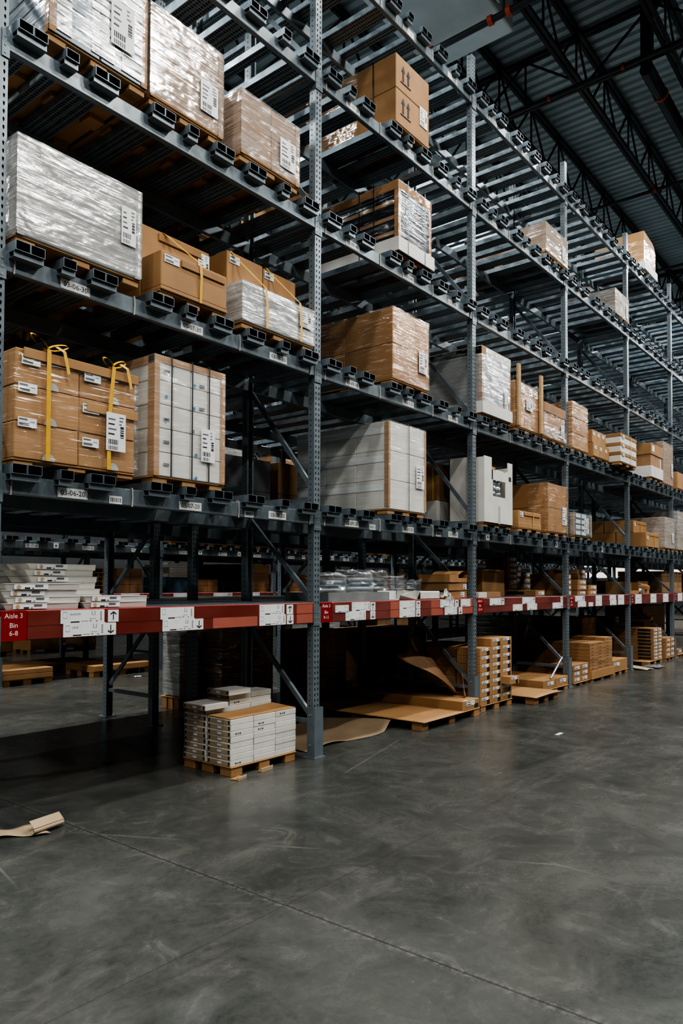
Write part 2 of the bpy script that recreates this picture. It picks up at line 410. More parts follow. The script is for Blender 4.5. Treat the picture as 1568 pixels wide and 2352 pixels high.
# roof joists along x, girders along y
def joist_proto(x0, x1, zb, zt, seg, name, label, ax='x'):
    o = thing(name, label, 'roof joist'); o['kind'] = 'structure'
    lt = MB(); lb = MB(); wb = MB()
    P = (lambda u, s, z: (u, s, z)) if ax == 'x' else (lambda u, s, z: (s, u, z))
    for s in (-.045, .045):
        lt.bar(P(x0, s, zt), P(x1, s, zt), .06, .07, IRON); lb.bar(P(x0, s, zb), P(x1, s, zb), .06, .07, IRON)
    n = int(round((x1 - x0) / seg))
    for i in range(n):
        a = x0 + i * seg
        wb.bar(P(a, 0, zt), P(a + seg / 2, 0, zb), .035, .035, IRON); wb.bar(P(a + seg / 2, 0, zb), P(a + seg, 0, zt), .035, .035, IRON)
        wb.bar(P(a, 0, zt), P(a, 0, zb), .03, .03, IRON)
    lt.build('top_chord', o); lb.build('bottom_chord', o); wb.build('web', o)
    return o
jl = 'black open web roof joist running along the racks, %s'
proto = joist_proto(0, 36, 11.0, 11.92, 1.5, 'roof_joist', 'black open web roof joist running along the racks above the aisle')
proto.location = (-1., .5, 0)
for i, y in enumerate([.5 + 1.57 * j for j in range(-5, 9)]):
    if abs(y - .5) < .01: continue
    s = 'over the camera aisle' if y < 0 else 'behind the rack tops'
    c = clone(proto, (-1., y, 0), 'black open web roof joist running along the racks ' + s + ', ' + ORD[abs(int(round((y - .5) / 1.57)))].replace('bottom', 'first') + ' away', group='roof joists')
gp = joist_proto(-8, 16, 11.0, 11.95, 2.4, 'roof_girder', 'black roof truss girder crossing above the second bay of racking', 'y')
gp.location = (11.2, 0, 0)
for k, x in enumerate((23.4, 35.6)):
    clone(gp, (x, 0, 0), 'black roof truss girder crossing above the %s racking' % ('middle of the' if k == 0 else 'far end of the'))

# high-bay lamps
def lamp_proto():
    o = thing('high_bay_lamp', 'white high bay lamp hanging from the roof over the aisle', 'lamp')
    h = MB(); h.bev(-.62, .62, -.2, .2, .03, .12, SHEET, .02)
    h.build('housing', o)
    MB().box(-.58, .58, -.16, .16, .02, .03, GLOW).build('diffuser', o)
    c = MB()
    for s in (-.5, .5): c.tube([(s, 0, .12), (s, 0, .5)], .006, IRON, 6)
    c.build('hanger', o)
    return o
POW = 230
lp = lamp_proto(); first = True
LX = [-8.6, -1.8, 4.9, 11.8, 18.26, 25.03, 31.8]
LN = ['camera aisle', 'next aisle', 'added glare row', 'farthest aisle']
for yi, y in enumerate((-1.9, 5.0, -5.4, 11.9, -8.8)):  # third row is added, for glare on film and brighter load fronts
    for xi, x in enumerate(LX):
        a = bpy.data.lights.new('lamp_light', 'AREA'); a.shape = 'RECTANGLE'; a.size = 1.15; a.size_y = .32; a.energy = POW * (1., 2.9, 1.5, 1.3, 1.5)[yi]
        a.color = (.93, .97, 1.0) if xi % 2 else (1., .985, .95)
        ao = bpy.data.objects.new('lamp_light', a); COL.objects.link(ao); ao.location = (x, y, 10.49)
        a2 = bpy.data.lights.new('deck_fill', 'AREA'); a2.shape = 'RECTANGLE'; a2.size = 1.1; a2.size_y = .3; a2.energy = POW * .04; a2.color = (.85, .95, 1.)  # upward fill added to brighten the roof deck
        ao2 = bpy.data.objects.new('deck_fill', a2); COL.objects.link(ao2); ao2.location = (x, y, 10.64); ao2.rotation_euler = (PI, 0, 0)
        if y > 0 and yi != 1: continue
        if yi in (2, 4): continue
        if x < 0: continue
        lab = 'white glowing high bay lamp over the %s, number %d from the near end' % (LN[yi], xi - 1)
        lab = 'glowing high bay lamp over the %s, %s from near end' % (LN[yi], ORD[xi - 2].replace('bottom', 'first'))
        if first: lp.location = (x, y, 10.5); lp['label'] = lab; LABELS[lab] = None; first = False
        else: clone(lp, (x, y, 10.5), lab)
# unit heater, pipes
o = thing('unit_heater', 'big grey sheet metal air unit hung under the roof above the rack', 'heater', (0, 0, 0))
MB().bev(6.2, 8.45, .55, 2.05, 10.42, 11.0, DUCT, .02).build('casing', o)
lv = MB()
for k in range(6): lv.bar((6.4 + .35 * k, .5, 10.5), (6.4 + .35 * k, .5, 10.95), .03, .12, DUCT)
lv.build('louvre', o)
hg = MB()
for x in (6.5, 8.2):
    for y in (.7, 1.9): hg.tube([(x, y, 11.0), (x, y, 12.0)], .012, IRON, 6)
hg.build('hanger', o)
o = thing('sprinkler_main', 'large black sprinkler main pipe with orange couplings under the roof', 'pipe')
MB().tube([(11.1, -.72, 10.75), (30, -.72, 10.75)], .12, PIPE, 14).build('pipe', o)
MB().tube([(11.1, -.72, 10.75), (11.1, -.72, 11.99)], .1, PIPE, 12).build('riser', o)
for x in (11.95, 17.0, 22.): MB().tube([(x, -.72, 10.75), (x + .06, -.72, 10.75)], .135, ORANGE, 14).build('coupling', o)
o = thing('sprinkler_branch', 'thin black sprinkler branch pipe with orange clips beneath the girder', 'pipe')
MB().tube([(10.75, -4, 10.72), (10.75, 8, 10.72)], .045, PIPE, 10).build('pipe', o)
MB().tube([(10.75, 4, 10.72), (10.75, 4, 12)], .01, PIPE, 6).build('hanger', o)
for y in (2.6, .9, -.45, -2.): MB().tube([(10.75, y, 10.72), (10.75, y + .05, 10.72)], .06, ORANGE, 10).build('clip', o)
o = thing('sprinkler_pipe', 'black sprinkler pipe with orange clips running below the grey air unit', 'pipe')
MB().tube([(7.75, -4, 10.2), (7.75, 8, 10.2)], .05, PIPE, 10).build('pipe', o)
MB().tube([(7.75, -3, 10.2), (7.75, -3, 12)], .01, PIPE, 6).build('hanger', o)
for y in (.55, .25, 1.6): MB().tube([(7.75, y, 10.2), (7.75, y + .07, 10.2)], .075, ORANGE, 10).build('clip', o)
for k, x in enumerate((15., 19.5, 26.)):
    c = thing('sprinkler_line', 'thin black sprinkler line crossing under the roof joists, %s past the girder' % ('first', 'second', 'third')[k], 'pipe')
    MB().tube([(x, -6, 10.55), (x, 10, 10.55)], .04, PIPE, 8).build('pipe', c)
    MB().tube([(x, 3, 10.55), (x, 3, 12)], .01, PIPE, 6).build('hanger', c)
    MB().tube([(x, .2, 10.55), (x, .26, 10.55)], .06, ORANGE, 8).build('clip', c)
# bright dock strip glow far down the hall
o = thing('far_window', 'warm bright low strip window far down the hall', 'window'); o['kind'] = 'structure'; o.name = 'window_1'
MB().box(45.9, 45.98, 3., 16., 2.1, 2.9, GLOWW).build('glow_panel', o)
# ------------------------------------------------------------------ racking
ZB = {10: 1.256, 20: 2.183, 30: 3.588, 40: 5.002, 50: 6.412, 60: 7.808}
BH = .122; CH = .063
DT = {l: ZB[l] + BH + CH for l in ZB}            # top of the channels
RZ0, RZ1 = 1.256, 1.449                           # red beam
def upright_mesh(h, w=.09, d=.075):
    mb = MB(); t = .004
    mb.box(-w / 2, w / 2, 0, t, 0, h, UPR)
    for s in (-1, 1):
        x0, x1 = sorted((s * w / 2, s * (w / 2 - t)))
        mb.box(x0, x1, t, d, 0, h, UPR)
        x0, x1 = sorted((s * (w / 2 - t), s * (w / 2 - .02)))
        mb.box(x0, x1, d - t, d, 0, h, UPR)
    return mb.mesh('upright')
UPM = upright_mesh(8.46)
def put(name, me, parent, loc=(0, 0, 0), rz=0.):
    o = bpy.data.objects.new(name, me); COL.objects.link(o); o.parent = parent; o.location = loc; o.rotation_euler = (0, 0, rz); return o
def brace_mesh(p, q):
    mb = MB(); mb.bar(p, q, .045, .03, STEEL, up=(1, 0, 0)); return mb.mesh('brace')
BRZ = [(.40, 1.20), (1.50, 2.27), (2.56, 3.58), (3.83, 4.87), (5.27, 6.31), (6.66, 7.66)]
STZ = [.33, 1.40, 2.42, 3.70, 5.10, 6.50, 7.75]
def guard_mesh():
    mb = MB(); w, d = .062, .05
    mb.box(-w, w, -.034, -.026, .012, .47, STEEL)
    mb.box(-w, -w + .006, -.026, .06, .012, .47, STEEL); mb.box(w - .006, w, -.026, .06, .012, .47, STEEL)
    for z in (.12, .40): mb.tube([(-w - .008, .02, z), (-w + .0, .02, z)], .011, SHEET, 6)
    return mb.mesh('base_guard')
GUARD = guard_mesh(); BASEP = MB().box(-.075, .075, -.05, .1, 0, .012, STEEL).mesh('base_plate')
BRM = [brace_mesh((0, .08, a), (0, .89, b)) for a, b in BRZ]
BRM2 = [brace_mesh((0, .89, a), (0, .08, b)) for a, b in BRZ]
STM = MB().bar((0, .075, 0), (0, .9, 0), .04, .04, STEEL, up=(0, 0, 1)).mesh('strut')
SPM = MB().bar((0, 0, 0), (0, .77, 0), .05, .05, STEEL).mesh('row_spacer')
def frame(x, yo, label, guard=True, group=None):
    o = thing('rack_upright', label, 'rack frame', (x, yo, 0), group=group)
    put('column', UPM, o); put('column', UPM, o, (0, .975, 0), PI)
    for m in (BRM if guard is not False else BRM2): put('brace', m, o)
    for z in STZ: put('strut', STM, o, (0, 0, z))
    if guard: put('base_guard', GUARD, o)
    if guard is not None: put('base_plate', BASEP, o)
    put('base_plate', BASEP, o, (0, .925, 0))
    return o
def post(x, yo, label):
    o = thing('rack_post', label, 'rack post', (x, yo, 0))
    put('column', UPM, o); put('base_plate', BASEP, o)
    for z in (.36, 2.6, 4.1, 5.5): put('row_spacer', SPM, o, (0, -.77, z))
    return o
NM = ['first', 'second', 'third', 'fourth', 'fifth', 'sixth', 'seventh', 'eighth', 'ninth', 'tenth', 'eleventh', 'twelfth']
NB = 9
for k in range(NB + 1):
    frame(k * B, 0, 'grey punched steel rack frame facing the aisle, %s upright from the near end' % NM[k], True if k > 0 else None)
    if k <= 6: post(k * B, 1.75, 'grey steel middle post inside the rack, behind the %s aisle upright' % NM[k])
    frame(k * B, 2.42, 'grey steel rear rack frame, in line with the %s aisle upright' % NM[k], False)

# channel lying across the beams, hollow square front end
def channel_mesh(l0=-.09, l1=3.42, w=.096, h=CH):
    mb = MB(); t = .0032; a = w / 2
    P = lambda x, y, z: (x, y, z)
    vs = [P(-a, l0, 0), P(a, l0, 0), P(a, l0, h), P(-a, l0, h), P(-a, l1, 0), P(a, l1, 0), P(a, l1, h), P(-a, l1, h),
          P(-a + t, l0, t), P(a - t, l0, t), P(a - t, l0, h - t), P(-a + t, l0, h - t)]
    d = l0 + .22
    vi = [P(-a + t, d, t), P(a - t, d, t), P(a - t, d, h - t), P(-a + t, d, h - t)]
    fs = [(0, 4, 5, 1), (1, 5, 6, 2), (2, 6, 7, 3), (3, 7, 4, 0), (4, 7, 6, 5), (0, 1, 9, 8), (1, 2, 10, 9), (2, 3, 11, 10), (3, 0, 8, 11)]
    mb.add(vs, fs, GALV)
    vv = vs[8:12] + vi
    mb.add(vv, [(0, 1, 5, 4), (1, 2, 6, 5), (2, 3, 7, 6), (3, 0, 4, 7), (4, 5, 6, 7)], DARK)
    return mb.mesh('deck_channel')
CHM = channel_mesh()
CHP = ((.115, .215), (.44,), (.66, .76), (1.15, 1.25), (1.48,), (1.76, 1.86), (2.13, 2.23), (2.54,), (2.83, 2.93))
def brk_mesh(n):
    a = .05 + .05 * (n - 1)
    mb = MB(); mb.box(-a, a, -.07, -.066, -.035, 0, STEEL); mb.box(-a, a, -.07, -.0005, -.039, -.035, STEEL)
    return mb.mesh('channel_bracket')
BRK = {n: brk_mesh(n) for n in (1, 2)}
def beam_mesh(y0, y1, h=BH, mat=STEEL, bend=True):
    mb = MB(); x0, x1 = .047, B - .047
    mb.bev(x0, x1, y0, y1, 0, h, mat, .005)
    return mb.mesh('load_beam')
BMF = beam_mesh(-.004, .044); BMR = [beam_mesh(.885, .925), beam_mesh(2.47, 2.51), beam_mesh(3.33, 3.37)]
def conn_mesh():
    mb = MB()
    for s, x in ((1, .0), (-1, B)):
        a, b = sorted((x - s * .0, x + s * .05))
        mb.box(a, b, -.009, -.0045, -.055, BH + .005, STEEL)
        for z in (-.03, .02, .075):
            mb.tube([(x + s * .021, -.013, z), (x + s * .021, -.009, z)], .007, SHEET, 6)
    return mb.mesh('beam_connector')
CONN = conn_mesh()
TIEM = MB().tube([(0, -.007, -.006), (.004, -.009, .06), (0, -.007, .128), (0, .02, .13)], .0055, TIE, 5).mesh('cable_tie')
PLATE = MB().box(0, .22, -.008, -.0045, 0, .066, PAPER).mesh('bin_label')
def barcode_mesh(w=.105, h=.055):
    mb = MB().box(0, w, -.008, -.0045, 0, h, PAPER); x = .012
    while x < w - .014:
        b = .003 + .004 * R.random(); mb.box(x, x + b, -.0085, -.008, .012, h - .012, INK); x += b + .004 + .004 * R.random()
    return mb.mesh('barcode_label')
BARC = barcode_mesh(); SQL = MB().box(0, .09, -.008, -.0045, 0, .085, PAPER).box(.028, .062, -.0085, -.008, .022, .06, GREYINK).mesh('square_label')
LXO = (.42, 1.43, 2.41)
def shelf(k, lv, yo, label, codes=None, full=True, ties=False, barcodes=(), squares=(), chans=True):
    o = thing('rack_shelf', label, 'rack shelf', (k * B, yo, ZB[lv]))
    put('load_beam', BMF, o)
    for m in BMR: put('load_beam', m, o)
    put('beam_connector', CONN, o)
    if chans:
        for g in CHP:
            for x in g: put('deck_channel', CHM, o, (x, 0, BH))
            if full: put('channel_bracket', BRK[len(g)], o, (sum(g) / len(g), 0, BH))
    if codes:
        for x, c in zip(LXO, codes):
            p = put('bin_label', PLATE, o, (x, 0, .012))
            lettering(c, .05, INK, p, (.11, -.0086, .033))
    for x in barcodes: put('barcode_label', BARC, o, (x, 0, .004))
    for x in squares: put('square_label', SQL, o, (x, 0, .02))
    if ties:
        for x in ties: put('cable_tie', TIEM, o, (x, -.002, 0))
    return o
LVN = {20: 'second', 30: 'third', 40: 'fourth', 50: 'fifth', 60: 'top'}
for k in range(NB):
    for lv in (20, 30, 40, 50, 60):
        n0 = 6 + 3 * k
        codes = None
        if (k == 0 and lv in (20, 30)) or (k == 1) or (k == 2 and lv in (40, 50, 60)) or (k in (3, 4) and lv in (40, 50, 60)):
            codes = ['03-%02d-%d' % (n0 + i, lv) for i in range(3)]
        if codes: lab = 'grey steel rack shelf of hollow channels, %s level, with label %s' % (LVN[lv], codes[0])
        else: lab = 'grey steel rack shelf of hollow channels, %s level in the %s bay from near end' % (LVN[lv], NM[k])
        bc = (.81, 2.12) if (k, lv) == (0, 20) else ((.82, 2.13) if (k, lv) == (1, 20) else ())
        sq = {2: (.3, 2.55), 3: (1.5,), 4: (1.2,)}.get(k, ()) if lv == 20 else ()
        ties = ((.1, 1.0, 2.05, 2.95) if k < 3 else ()) if not (k == 0 and lv >= 40) else ()
        shelf(k, lv, 0, lab, codes, full=k < 5, ties=ties, barcodes=bc, squares=sq)
for k in range(1, 10):
    for lv in (20, 30, 40, 50, 60):
        codes = ['07-%02d-%d' % (3 * k + 14 + i, lv) for i in range(3)] if lv == 20 and k < 6 else None
        shelf(k + .1, lv, 6.75, 'dim grey rack shelf across the next aisle, %s level, %s bay' % (LVN[lv], NM[k]), codes, full=False, squares=(.9, 1.95) if lv == 20 else ())
for k in range(1, 11):
    frame(k * B + .306, 6.75, 'dim grey rack frame standing across the next aisle, %s in its row' % NM[k - 1])
    if k < 8: frame(k * B + .306, 6.75 + 2.42, 'dim grey rear rack frame of the row across the next aisle, %s along' % NM[k - 1], False)

# red shelf level with price tags
def tag_mesh(w, h, arrow=0, lines=True):
    mb = MB().box(0, w, -.0035, 0, 0, h, PAPER); e = -.0042
    bx = lambda a, b, c, d, m=INK: mb.box(a * w, b * w, e, -.0035, c * h, d * h, m)
    if lines:
        bx(.22, .42, .06, .15); bx(.45, .62, .13, .16, GREYINK); bx(.64, .80, .30, .32, GREYINK); bx(.66, .69, .12, .2, GREYINK); bx(.80, .84, .10, .16, GREYINK)
        bx(.05, .052, .4, .85, GREYINK); bx(.14, .142, .4, .85, GREYINK); bx(.05, .14, .84, .86, GREYINK); bx(.05, .14, .4, .42, GREYINK)
        for i in range(7): bx(.90, .94, .18 + .1 * i, .18 + .1 * i + .05, GREYINK)
        bx(.70, .78, .60, .62, GREYINK); bx(.70, .71, .60, .9, GREYINK); bx(.77, .78, .60, .9, GREYINK)
    return mb.mesh('price_tag')
def arrow_mesh(w, h, upw):
    mb = MB().box(0, w, -.0035, 0, 0, h, PAPER); e = -.0045; s = 1 if upw else -1
    c = h / 2; a = h * .33
    mb.box(w * .46, w * .54, e, -.0035, c - a, c + a, INK)
    for q in (-1, 1):
        mb.bar((w / 2, e, c + s * a), (w / 2 + q * w * .27, e, c + s * a * .42), .002, w * .085, INK, up=(0, 0, 1))
    return mb.mesh('arrow_tag')
TAGM = {}
def tagm(w, h):
    key = (round(w, 2), round(h, 2))
    if key not in TAGM: TAGM[key] = tag_mesh(*key)
    return TAGM[key]
AU, AD = arrow_mesh(.085, .085, True), arrow_mesh(.085, .085, False)
def red_shelf(k, yo, label, sign, tags, arrows, seed=0, detail=True):
    o = thing('red_shelf', label, 'rack shelf', (k * B, yo, RZ0)); H = RZ1 - RZ0
    mb = MB(); mb.bev(.047, B - .047, -.004, .044, 0, H, RED, .005); mb.build('load_beam', o)
    for m in BMR: put('load_beam', m, o, (0, 0, H - BH - .02))
    put('beam_connector', CONN, o, (0, 0, .03))
    mb = MB()
    for i in range(30):
        x = .05 + i * (B - .1) / 30; mb.box(x + .004, x + (B - .1) / 30 - .004, .05, 3.36, 0, .022, GALV)
    mb.build('slatted_deck', o, (0, 0, H - .022))
    # plastic sign strip, in stretches of differing fade and painted-in glare
    q = random.Random(seed); x = .225 if sign else .05
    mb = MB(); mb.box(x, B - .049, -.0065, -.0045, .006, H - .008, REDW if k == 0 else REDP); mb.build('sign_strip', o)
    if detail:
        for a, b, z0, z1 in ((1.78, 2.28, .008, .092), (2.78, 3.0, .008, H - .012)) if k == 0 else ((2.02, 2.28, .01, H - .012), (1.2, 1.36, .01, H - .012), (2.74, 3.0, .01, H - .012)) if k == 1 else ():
            MB().box(a, b, -.0072, -.0066, z0, z1, CORAL).build('glare_panel', o)
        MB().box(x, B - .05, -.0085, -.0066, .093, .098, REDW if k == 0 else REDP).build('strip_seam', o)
    if sign:
        s = MB(); s.box(.05, .215, -.009, -.0045, .001, H - .001, RED); so = s.build('bin_sign', o)
        for t, z, sz in ((sign[0], .158, .044), (sign[1], .098, .044), (sign[2], .048, .044)): lettering(t, sz, PAPER, so, (.132, -.0096, z))
    for t in tags:
        x0, z0, w, h = t[:4]
        p = put('price_tag', tagm(w, h), o, (x0, -.0088, z0 - RZ0))
        if len(t) > 4: lettering(t[4], .019, GREYINK, p, (w * .2, -.0043, h * .68), 'LEFT')
    for x0, z0, u in arrows: put('arrow_tag', AU if u else AD, o, (x0, -.0088, z0 - RZ0))
    return o
ZU, ZL = 1.352, 1.262
T0 = [(.45, ZU, .33, .09, 'GLADOM'), (.47, ZL, .32, .09, 'LACK'), (1.26, ZU, .32, .09), (1.28, ZL, .31, .09), (2.3, ZU, .31, .09), (2.3, ZL, .33, .09)]
A0 = [(.81, ZU, 1), (.79, ZL, 0), (1.59, ZL, 0), (2.64, ZU, 1), (2.645, ZL, 0)]
red_shelf(0, 0, 'red fronted rack shelf with price tags and sign for bins 6-8', ('Aisle 3', 'Bin', '6-8'), T0, A0, 1)
o1 = -B
T1 = [(3.33 + o1, ZU - .005, .21, .075), (3.59 + o1, ZU, .30, .09), (3.49 + o1, ZL, .33, .09), (4.43 + o1, ZU, .31, .09), (4.43 + o1, ZL, .31, .09), (5.28 + o1, ZU, .32, .09), (5.38 + o1, ZL, .29, .09), (5.76 + o1, ZU, .24, .09)]
A1 = [(3.9 + o1, ZU, 1), (3.9 + o1, ZL, 0), (4.76 + o1, ZU, 1), (4.76 + o1, ZL, 0), (5.62 + o1, ZU, 1), (5.71 + o1, ZL, 0)]
red_shelf(1, 0, 'red fronted rack shelf with price tags and sign for bins 9-11', ('Aisle 3', 'Bin', '9-11'), T1, A1, 2)
def shift(L_, k): return [(a - k * B,) + tuple(r) for a, *r in L_]
T2 = shift([(6.52, ZU, .34, .09), (7.2, ZL, .30, .09), (7.5, ZU, .34, .09), (7.66, ZL, .33, .09), (8.56, ZL, .3, .09)], 2)
A2 = shift([(6.85, ZU, 1), (7.84, ZU, 1), (8.87, ZU, 1), (8.87, ZL, 0)], 2)
red_shelf(2, 0, 'red fronted rack shelf with price tags and sign for bins 12-14', ('Aisle 3', 'Bin', '12-14'), T2, A2, 3)
T3 = shift([(9.47, ZU, .34, .09), (9.58, ZL, .36, .09), (10.07, ZL, .2, .07), (10.4, ZU, .3, .09), (10.4, ZL, .3, .09), (11.1, ZU, .34, .09), (11.12, ZL, .34, .09), (11.55, ZU, .34, .09), (11.55, ZL, .34, .09)], 3)
red_shelf(3, 0, 'red fronted rack shelf with price tags and sign for bins 15-17', ('Aisle 3', 'Bin', '15-17'), T3, shift([(9.8, ZU, 1)], 3), 4)
TG = [(.3, ZU, .4, .09), (.3, ZL, .4, .09), (1.3, ZU, .4, .09), (1.3, ZL, .4, .09), (2.2, ZU, .4, .09), (2.2, ZL, .4, .09)]
for k in range(4, NB):
    red_shelf(k, 0, 'red fronted rack shelf with price tags for bins %d-%d' % (6 + 3 * k, 8 + 3 * k), ('Aisle 3', 'Bin', '%d-%d' % (6 + 3 * k, 8 + 3 * k)) if k < 7 else None, TG, [], k, False)
for k in range(1, 10):
    red_shelf(k + .1, 6.75, 'distant red fronted rack shelf across the next aisle, %s bay along' % NM[k - 1], None, TG[:5], [(.72, ZU, 1), (1.72, ZU, 1)], 20 + k, False)
# ------------------------------------------------------------------ goods: builders
def carton_mesh(w, d, h, mat, c=.004, name='carton'):
    return MB().bev(-w / 2, w / 2, -d / 2, d / 2, 0, h, mat, c).mesh(name)
def sub(name, mb, parent, loc=(0, 0, 0), rot=None, label=None):
    o = mb.build(name, parent, loc)
    if rot: o.rotation_euler = rot
    if label: o['label'] = label
    return o
def ship_mb(w, h, seed=0):
    q = random.Random(seed); mb = MB().box(0, w, -.003, 0, 0, h, PAPER); e = -.0036
    x = w * .12
    while x < w * .62:
        b = .004 + .008 * q.random(); mb.box(x, min(x + b, w * .64), e, -.003, h * .17, h * .3, INK); mb.box(x, min(x + b, w * .6), e, -.003, h * .03, h * .13, GREYINK); x += b + .006
    z = h * .36
    while z < h * .62:
        b = .006 + .012 * q.random(); mb.box(w * .72, w * .9, e, -.003, z, z + b, INK); z += b + .006
    for k in range(4): mb.box(w * .1, w * (.3 + .25 * q.random()), e, -.003, h * (.42 + .13 * k), h * (.46 + .13 * k), GREYINK if k % 2 else INK)
    for k in range(3): mb.box(w * .66, w * (.76 + .15 * q.random()), e, -.003, h * (.70 + .09 * k), h * (.735 + .09 * k), GREYINK)
    return mb
def tick_mb(w, h):
    mb = MB().box(0, w, -.0025, 0, 0, h, PAPER); e = -.003
    mb.box(.06 * w, .5 * w, e, -.0025, .68 * h, .86 * h, GREYINK); mb.box(.06 * w, .6 * w, e, -.0025, .14 * h, .4 * h, GREYINK); mb.box(.66 * w, .9 * w, e, -.0025, .55 * h, .62 * h, GREYINK)
    return mb
PALC = {}
def pallet(x0, x1, y0, y1, z0, h, label, mat=None, deck=.012):
    mat = mat or KRAFT2
    o = thing('pallet', label, 'pallet', ((x0 + x1) / 2, y0, z0)); w = (x1 - x0) / 2; d = y1 - y0
    MB().bev(-w, w, 0, d, h - deck, h, mat, .003).build('deck_board', o)
    bm = carton_mesh(.13, min(.14, d * .25), h - deck, mat, .003, 'block')
    for fx in (-w + .075, 0, w - .075):
        for fy in (.08, d / 2, d - .08): put('block', bm, o, (fx, fy, 0))
    return o
def film(parent, w, d, h, mat, seed=0, amp=.0045, off=.006, lift=.014, top=True):
    # stretch film wrapped round a load: four wrinkled walls and a crumpled cover, in one skin
    a, b = w / 2 + off, d / 2 + off
    def wob(p):
        n = noise.noise(Vector((p[0] * 5 + seed, p[1] * 5, p[2] * 9))) + .6 * noise.noise(Vector((p[0] * 12, p[1] * 12 + seed, p[2] * 30)))
        return n * amp
    mb = MB(); mb.sm = True
    def ring(u):
        u = (u % 1.) * 4; i = int(u); f = u - i
        c = [(-a, -b), (a, -b), (a, b), (-a, b)]; p, q = c[i], c[(i + 1) % 4]
        nx, ny = ((0, -1), (1, 0), (0, 1), (-1, 0))[i]
        return p[0] + (q[0] - p[0]) * f, p[1] + (q[1] - p[1]) * f, nx, ny, min(f, 1 - f)
    NU, NV = 96, 22
    def wall(u, v):
        x, y, nx, ny, e = ring(u); z = lift + (h + .006 - lift) * v
        k = abs(wob((x, y, z))) * min(1, e * 6)
        return (x + nx * k, y + ny * k, z + (.012 * noise.noise(Vector((x * 7 + seed, y * 7, 1))) if v == 0 else 0))
    mb.grid(wall, NU, NV, mat)
    if top: mb.grid(lambda u, v: (-a + 2 * a * u, -b + 2 * b * v, h + .006 + abs(wob((u * w, v * d, 3.))) * 1.5 * min(1, 8 * min(u, 1 - u, v, 1 - v))), 12, 12, mat)
    return mb.build('stretch_film', parent)
def load(name, label, cat, x0, x1, z0, z1, y0=-.06, y1=1.1, nx=2, nz=2, ny=2, mat=None, wrap=None, seed=0, corners=None, ship=None, gap=.004, cname='carton', group=None, jit=0., palh=.055, pal=None, top=True, lift=.014):
    """a strapped or film wrapped block of cartons standing on its own pallet"""
    w, d, h = x1 - x0, y1 - y0, z1 - z0
    q = random.Random(seed)
    o = thing(name, label, cat, ((x0 + x1) / 2, (y0 + y1) / 2, z0), group=group)
    if mat is not None:
        cw, cd, ch = w / nx, d / ny, h / nz
        me = carton_mesh(cw - gap, cd - gap, ch - gap * .5, mat, .006, cname)
        for i in range(nx):
            for j in range(ny):
                for k in range(nz):
                    put(cname, me, o, (-w / 2 + cw * (i + .5) + q.uniform(-jit, jit), -d / 2 + cd * (j + .5) + (q.uniform(0, jit) if jit else 0), ch * k))
    if corners:
        ce = .0032
        for sx in (-1, 1):
            for sy in (-1, 1):
                mb = MB(); t = .05
                xx = sx * (w / 2); yy = sy * (d / 2)
                x_, X_ = sorted((xx + sx * ce, xx - sx * t)); y_, Y_ = sorted((yy + sy * ce, yy + sy * .0004)); mb.box(x_, X_, y_, Y_, .0, h, corners)
                x_, X_ = sorted((xx + sx * ce, xx + sx * .0004)); y_, Y_ = sorted((yy + sy * ce, yy - sy * t)); mb.box(x_, X_, y_, Y_, .0, h, corners)
                mb.build('corner_board', o)
    if wrap: film(o, w, d, h, wrap, seed, top=top, lift=lift)
    if ship:
        sx, sz, sw, sh = ship
        sub('shipping_label', ship_mb(sw, sh, seed), o, (sx - (x0 + x1) / 2, -d / 2 - (.014 if wrap else .002), sz - z0))
    if pal: pallet(x0 - .005, x1 + .005, y0 + .01, y1, z0 - palh, palh - .001, pal)
    return o
def vstrap(o, x, h, d, mat, wv=.028, off=.012, zlo=.0, name='strap', xt=None, loops=False):
    # strap run up the front, over the top and down the back
    xt = x if xt is None else xt
    mb = MB(); f = -d / 2 - off
    mb.ribbon([(x, f, zlo), (x, f, h * .5), (xt, f, h + off), (xt, 0, h + off + .003), (xt, d / 2 + off, h + off), (xt, d / 2 + off, 0)], (wv, 0, 0), mat)
    if loops:
        for (a, b, s) in loops:
            n = 12; pts = []
            for i in range(n + 1):
                t = i / n; ang = t * 2 * PI
                pts.append((xt + a * (1 - math.cos(ang)) * .5, f + .015 - .01 * math.sin(ang), h + off + .004 + b * math.sin(ang * .5) ** 2 + s * .02 * math.sin(ang)))
            mb.ribbon(pts, (0, .020, .012), mat)
        pts = [(xt, f + .01, h + off + .01), (xt + .05, f, h + .055), (xt + .10, f - .012, h + .03), (xt + .115, f - .016, h - .04), (xt + .13, f - .018, h - .11)]
        mb.ribbon(pts, (.022, 0, .008), mat)
    return mb.build(name, o)

D20, D30, D40, D50, D60 = (DT[l] for l in (20, 30, 40, 50, 60))
PH = .055
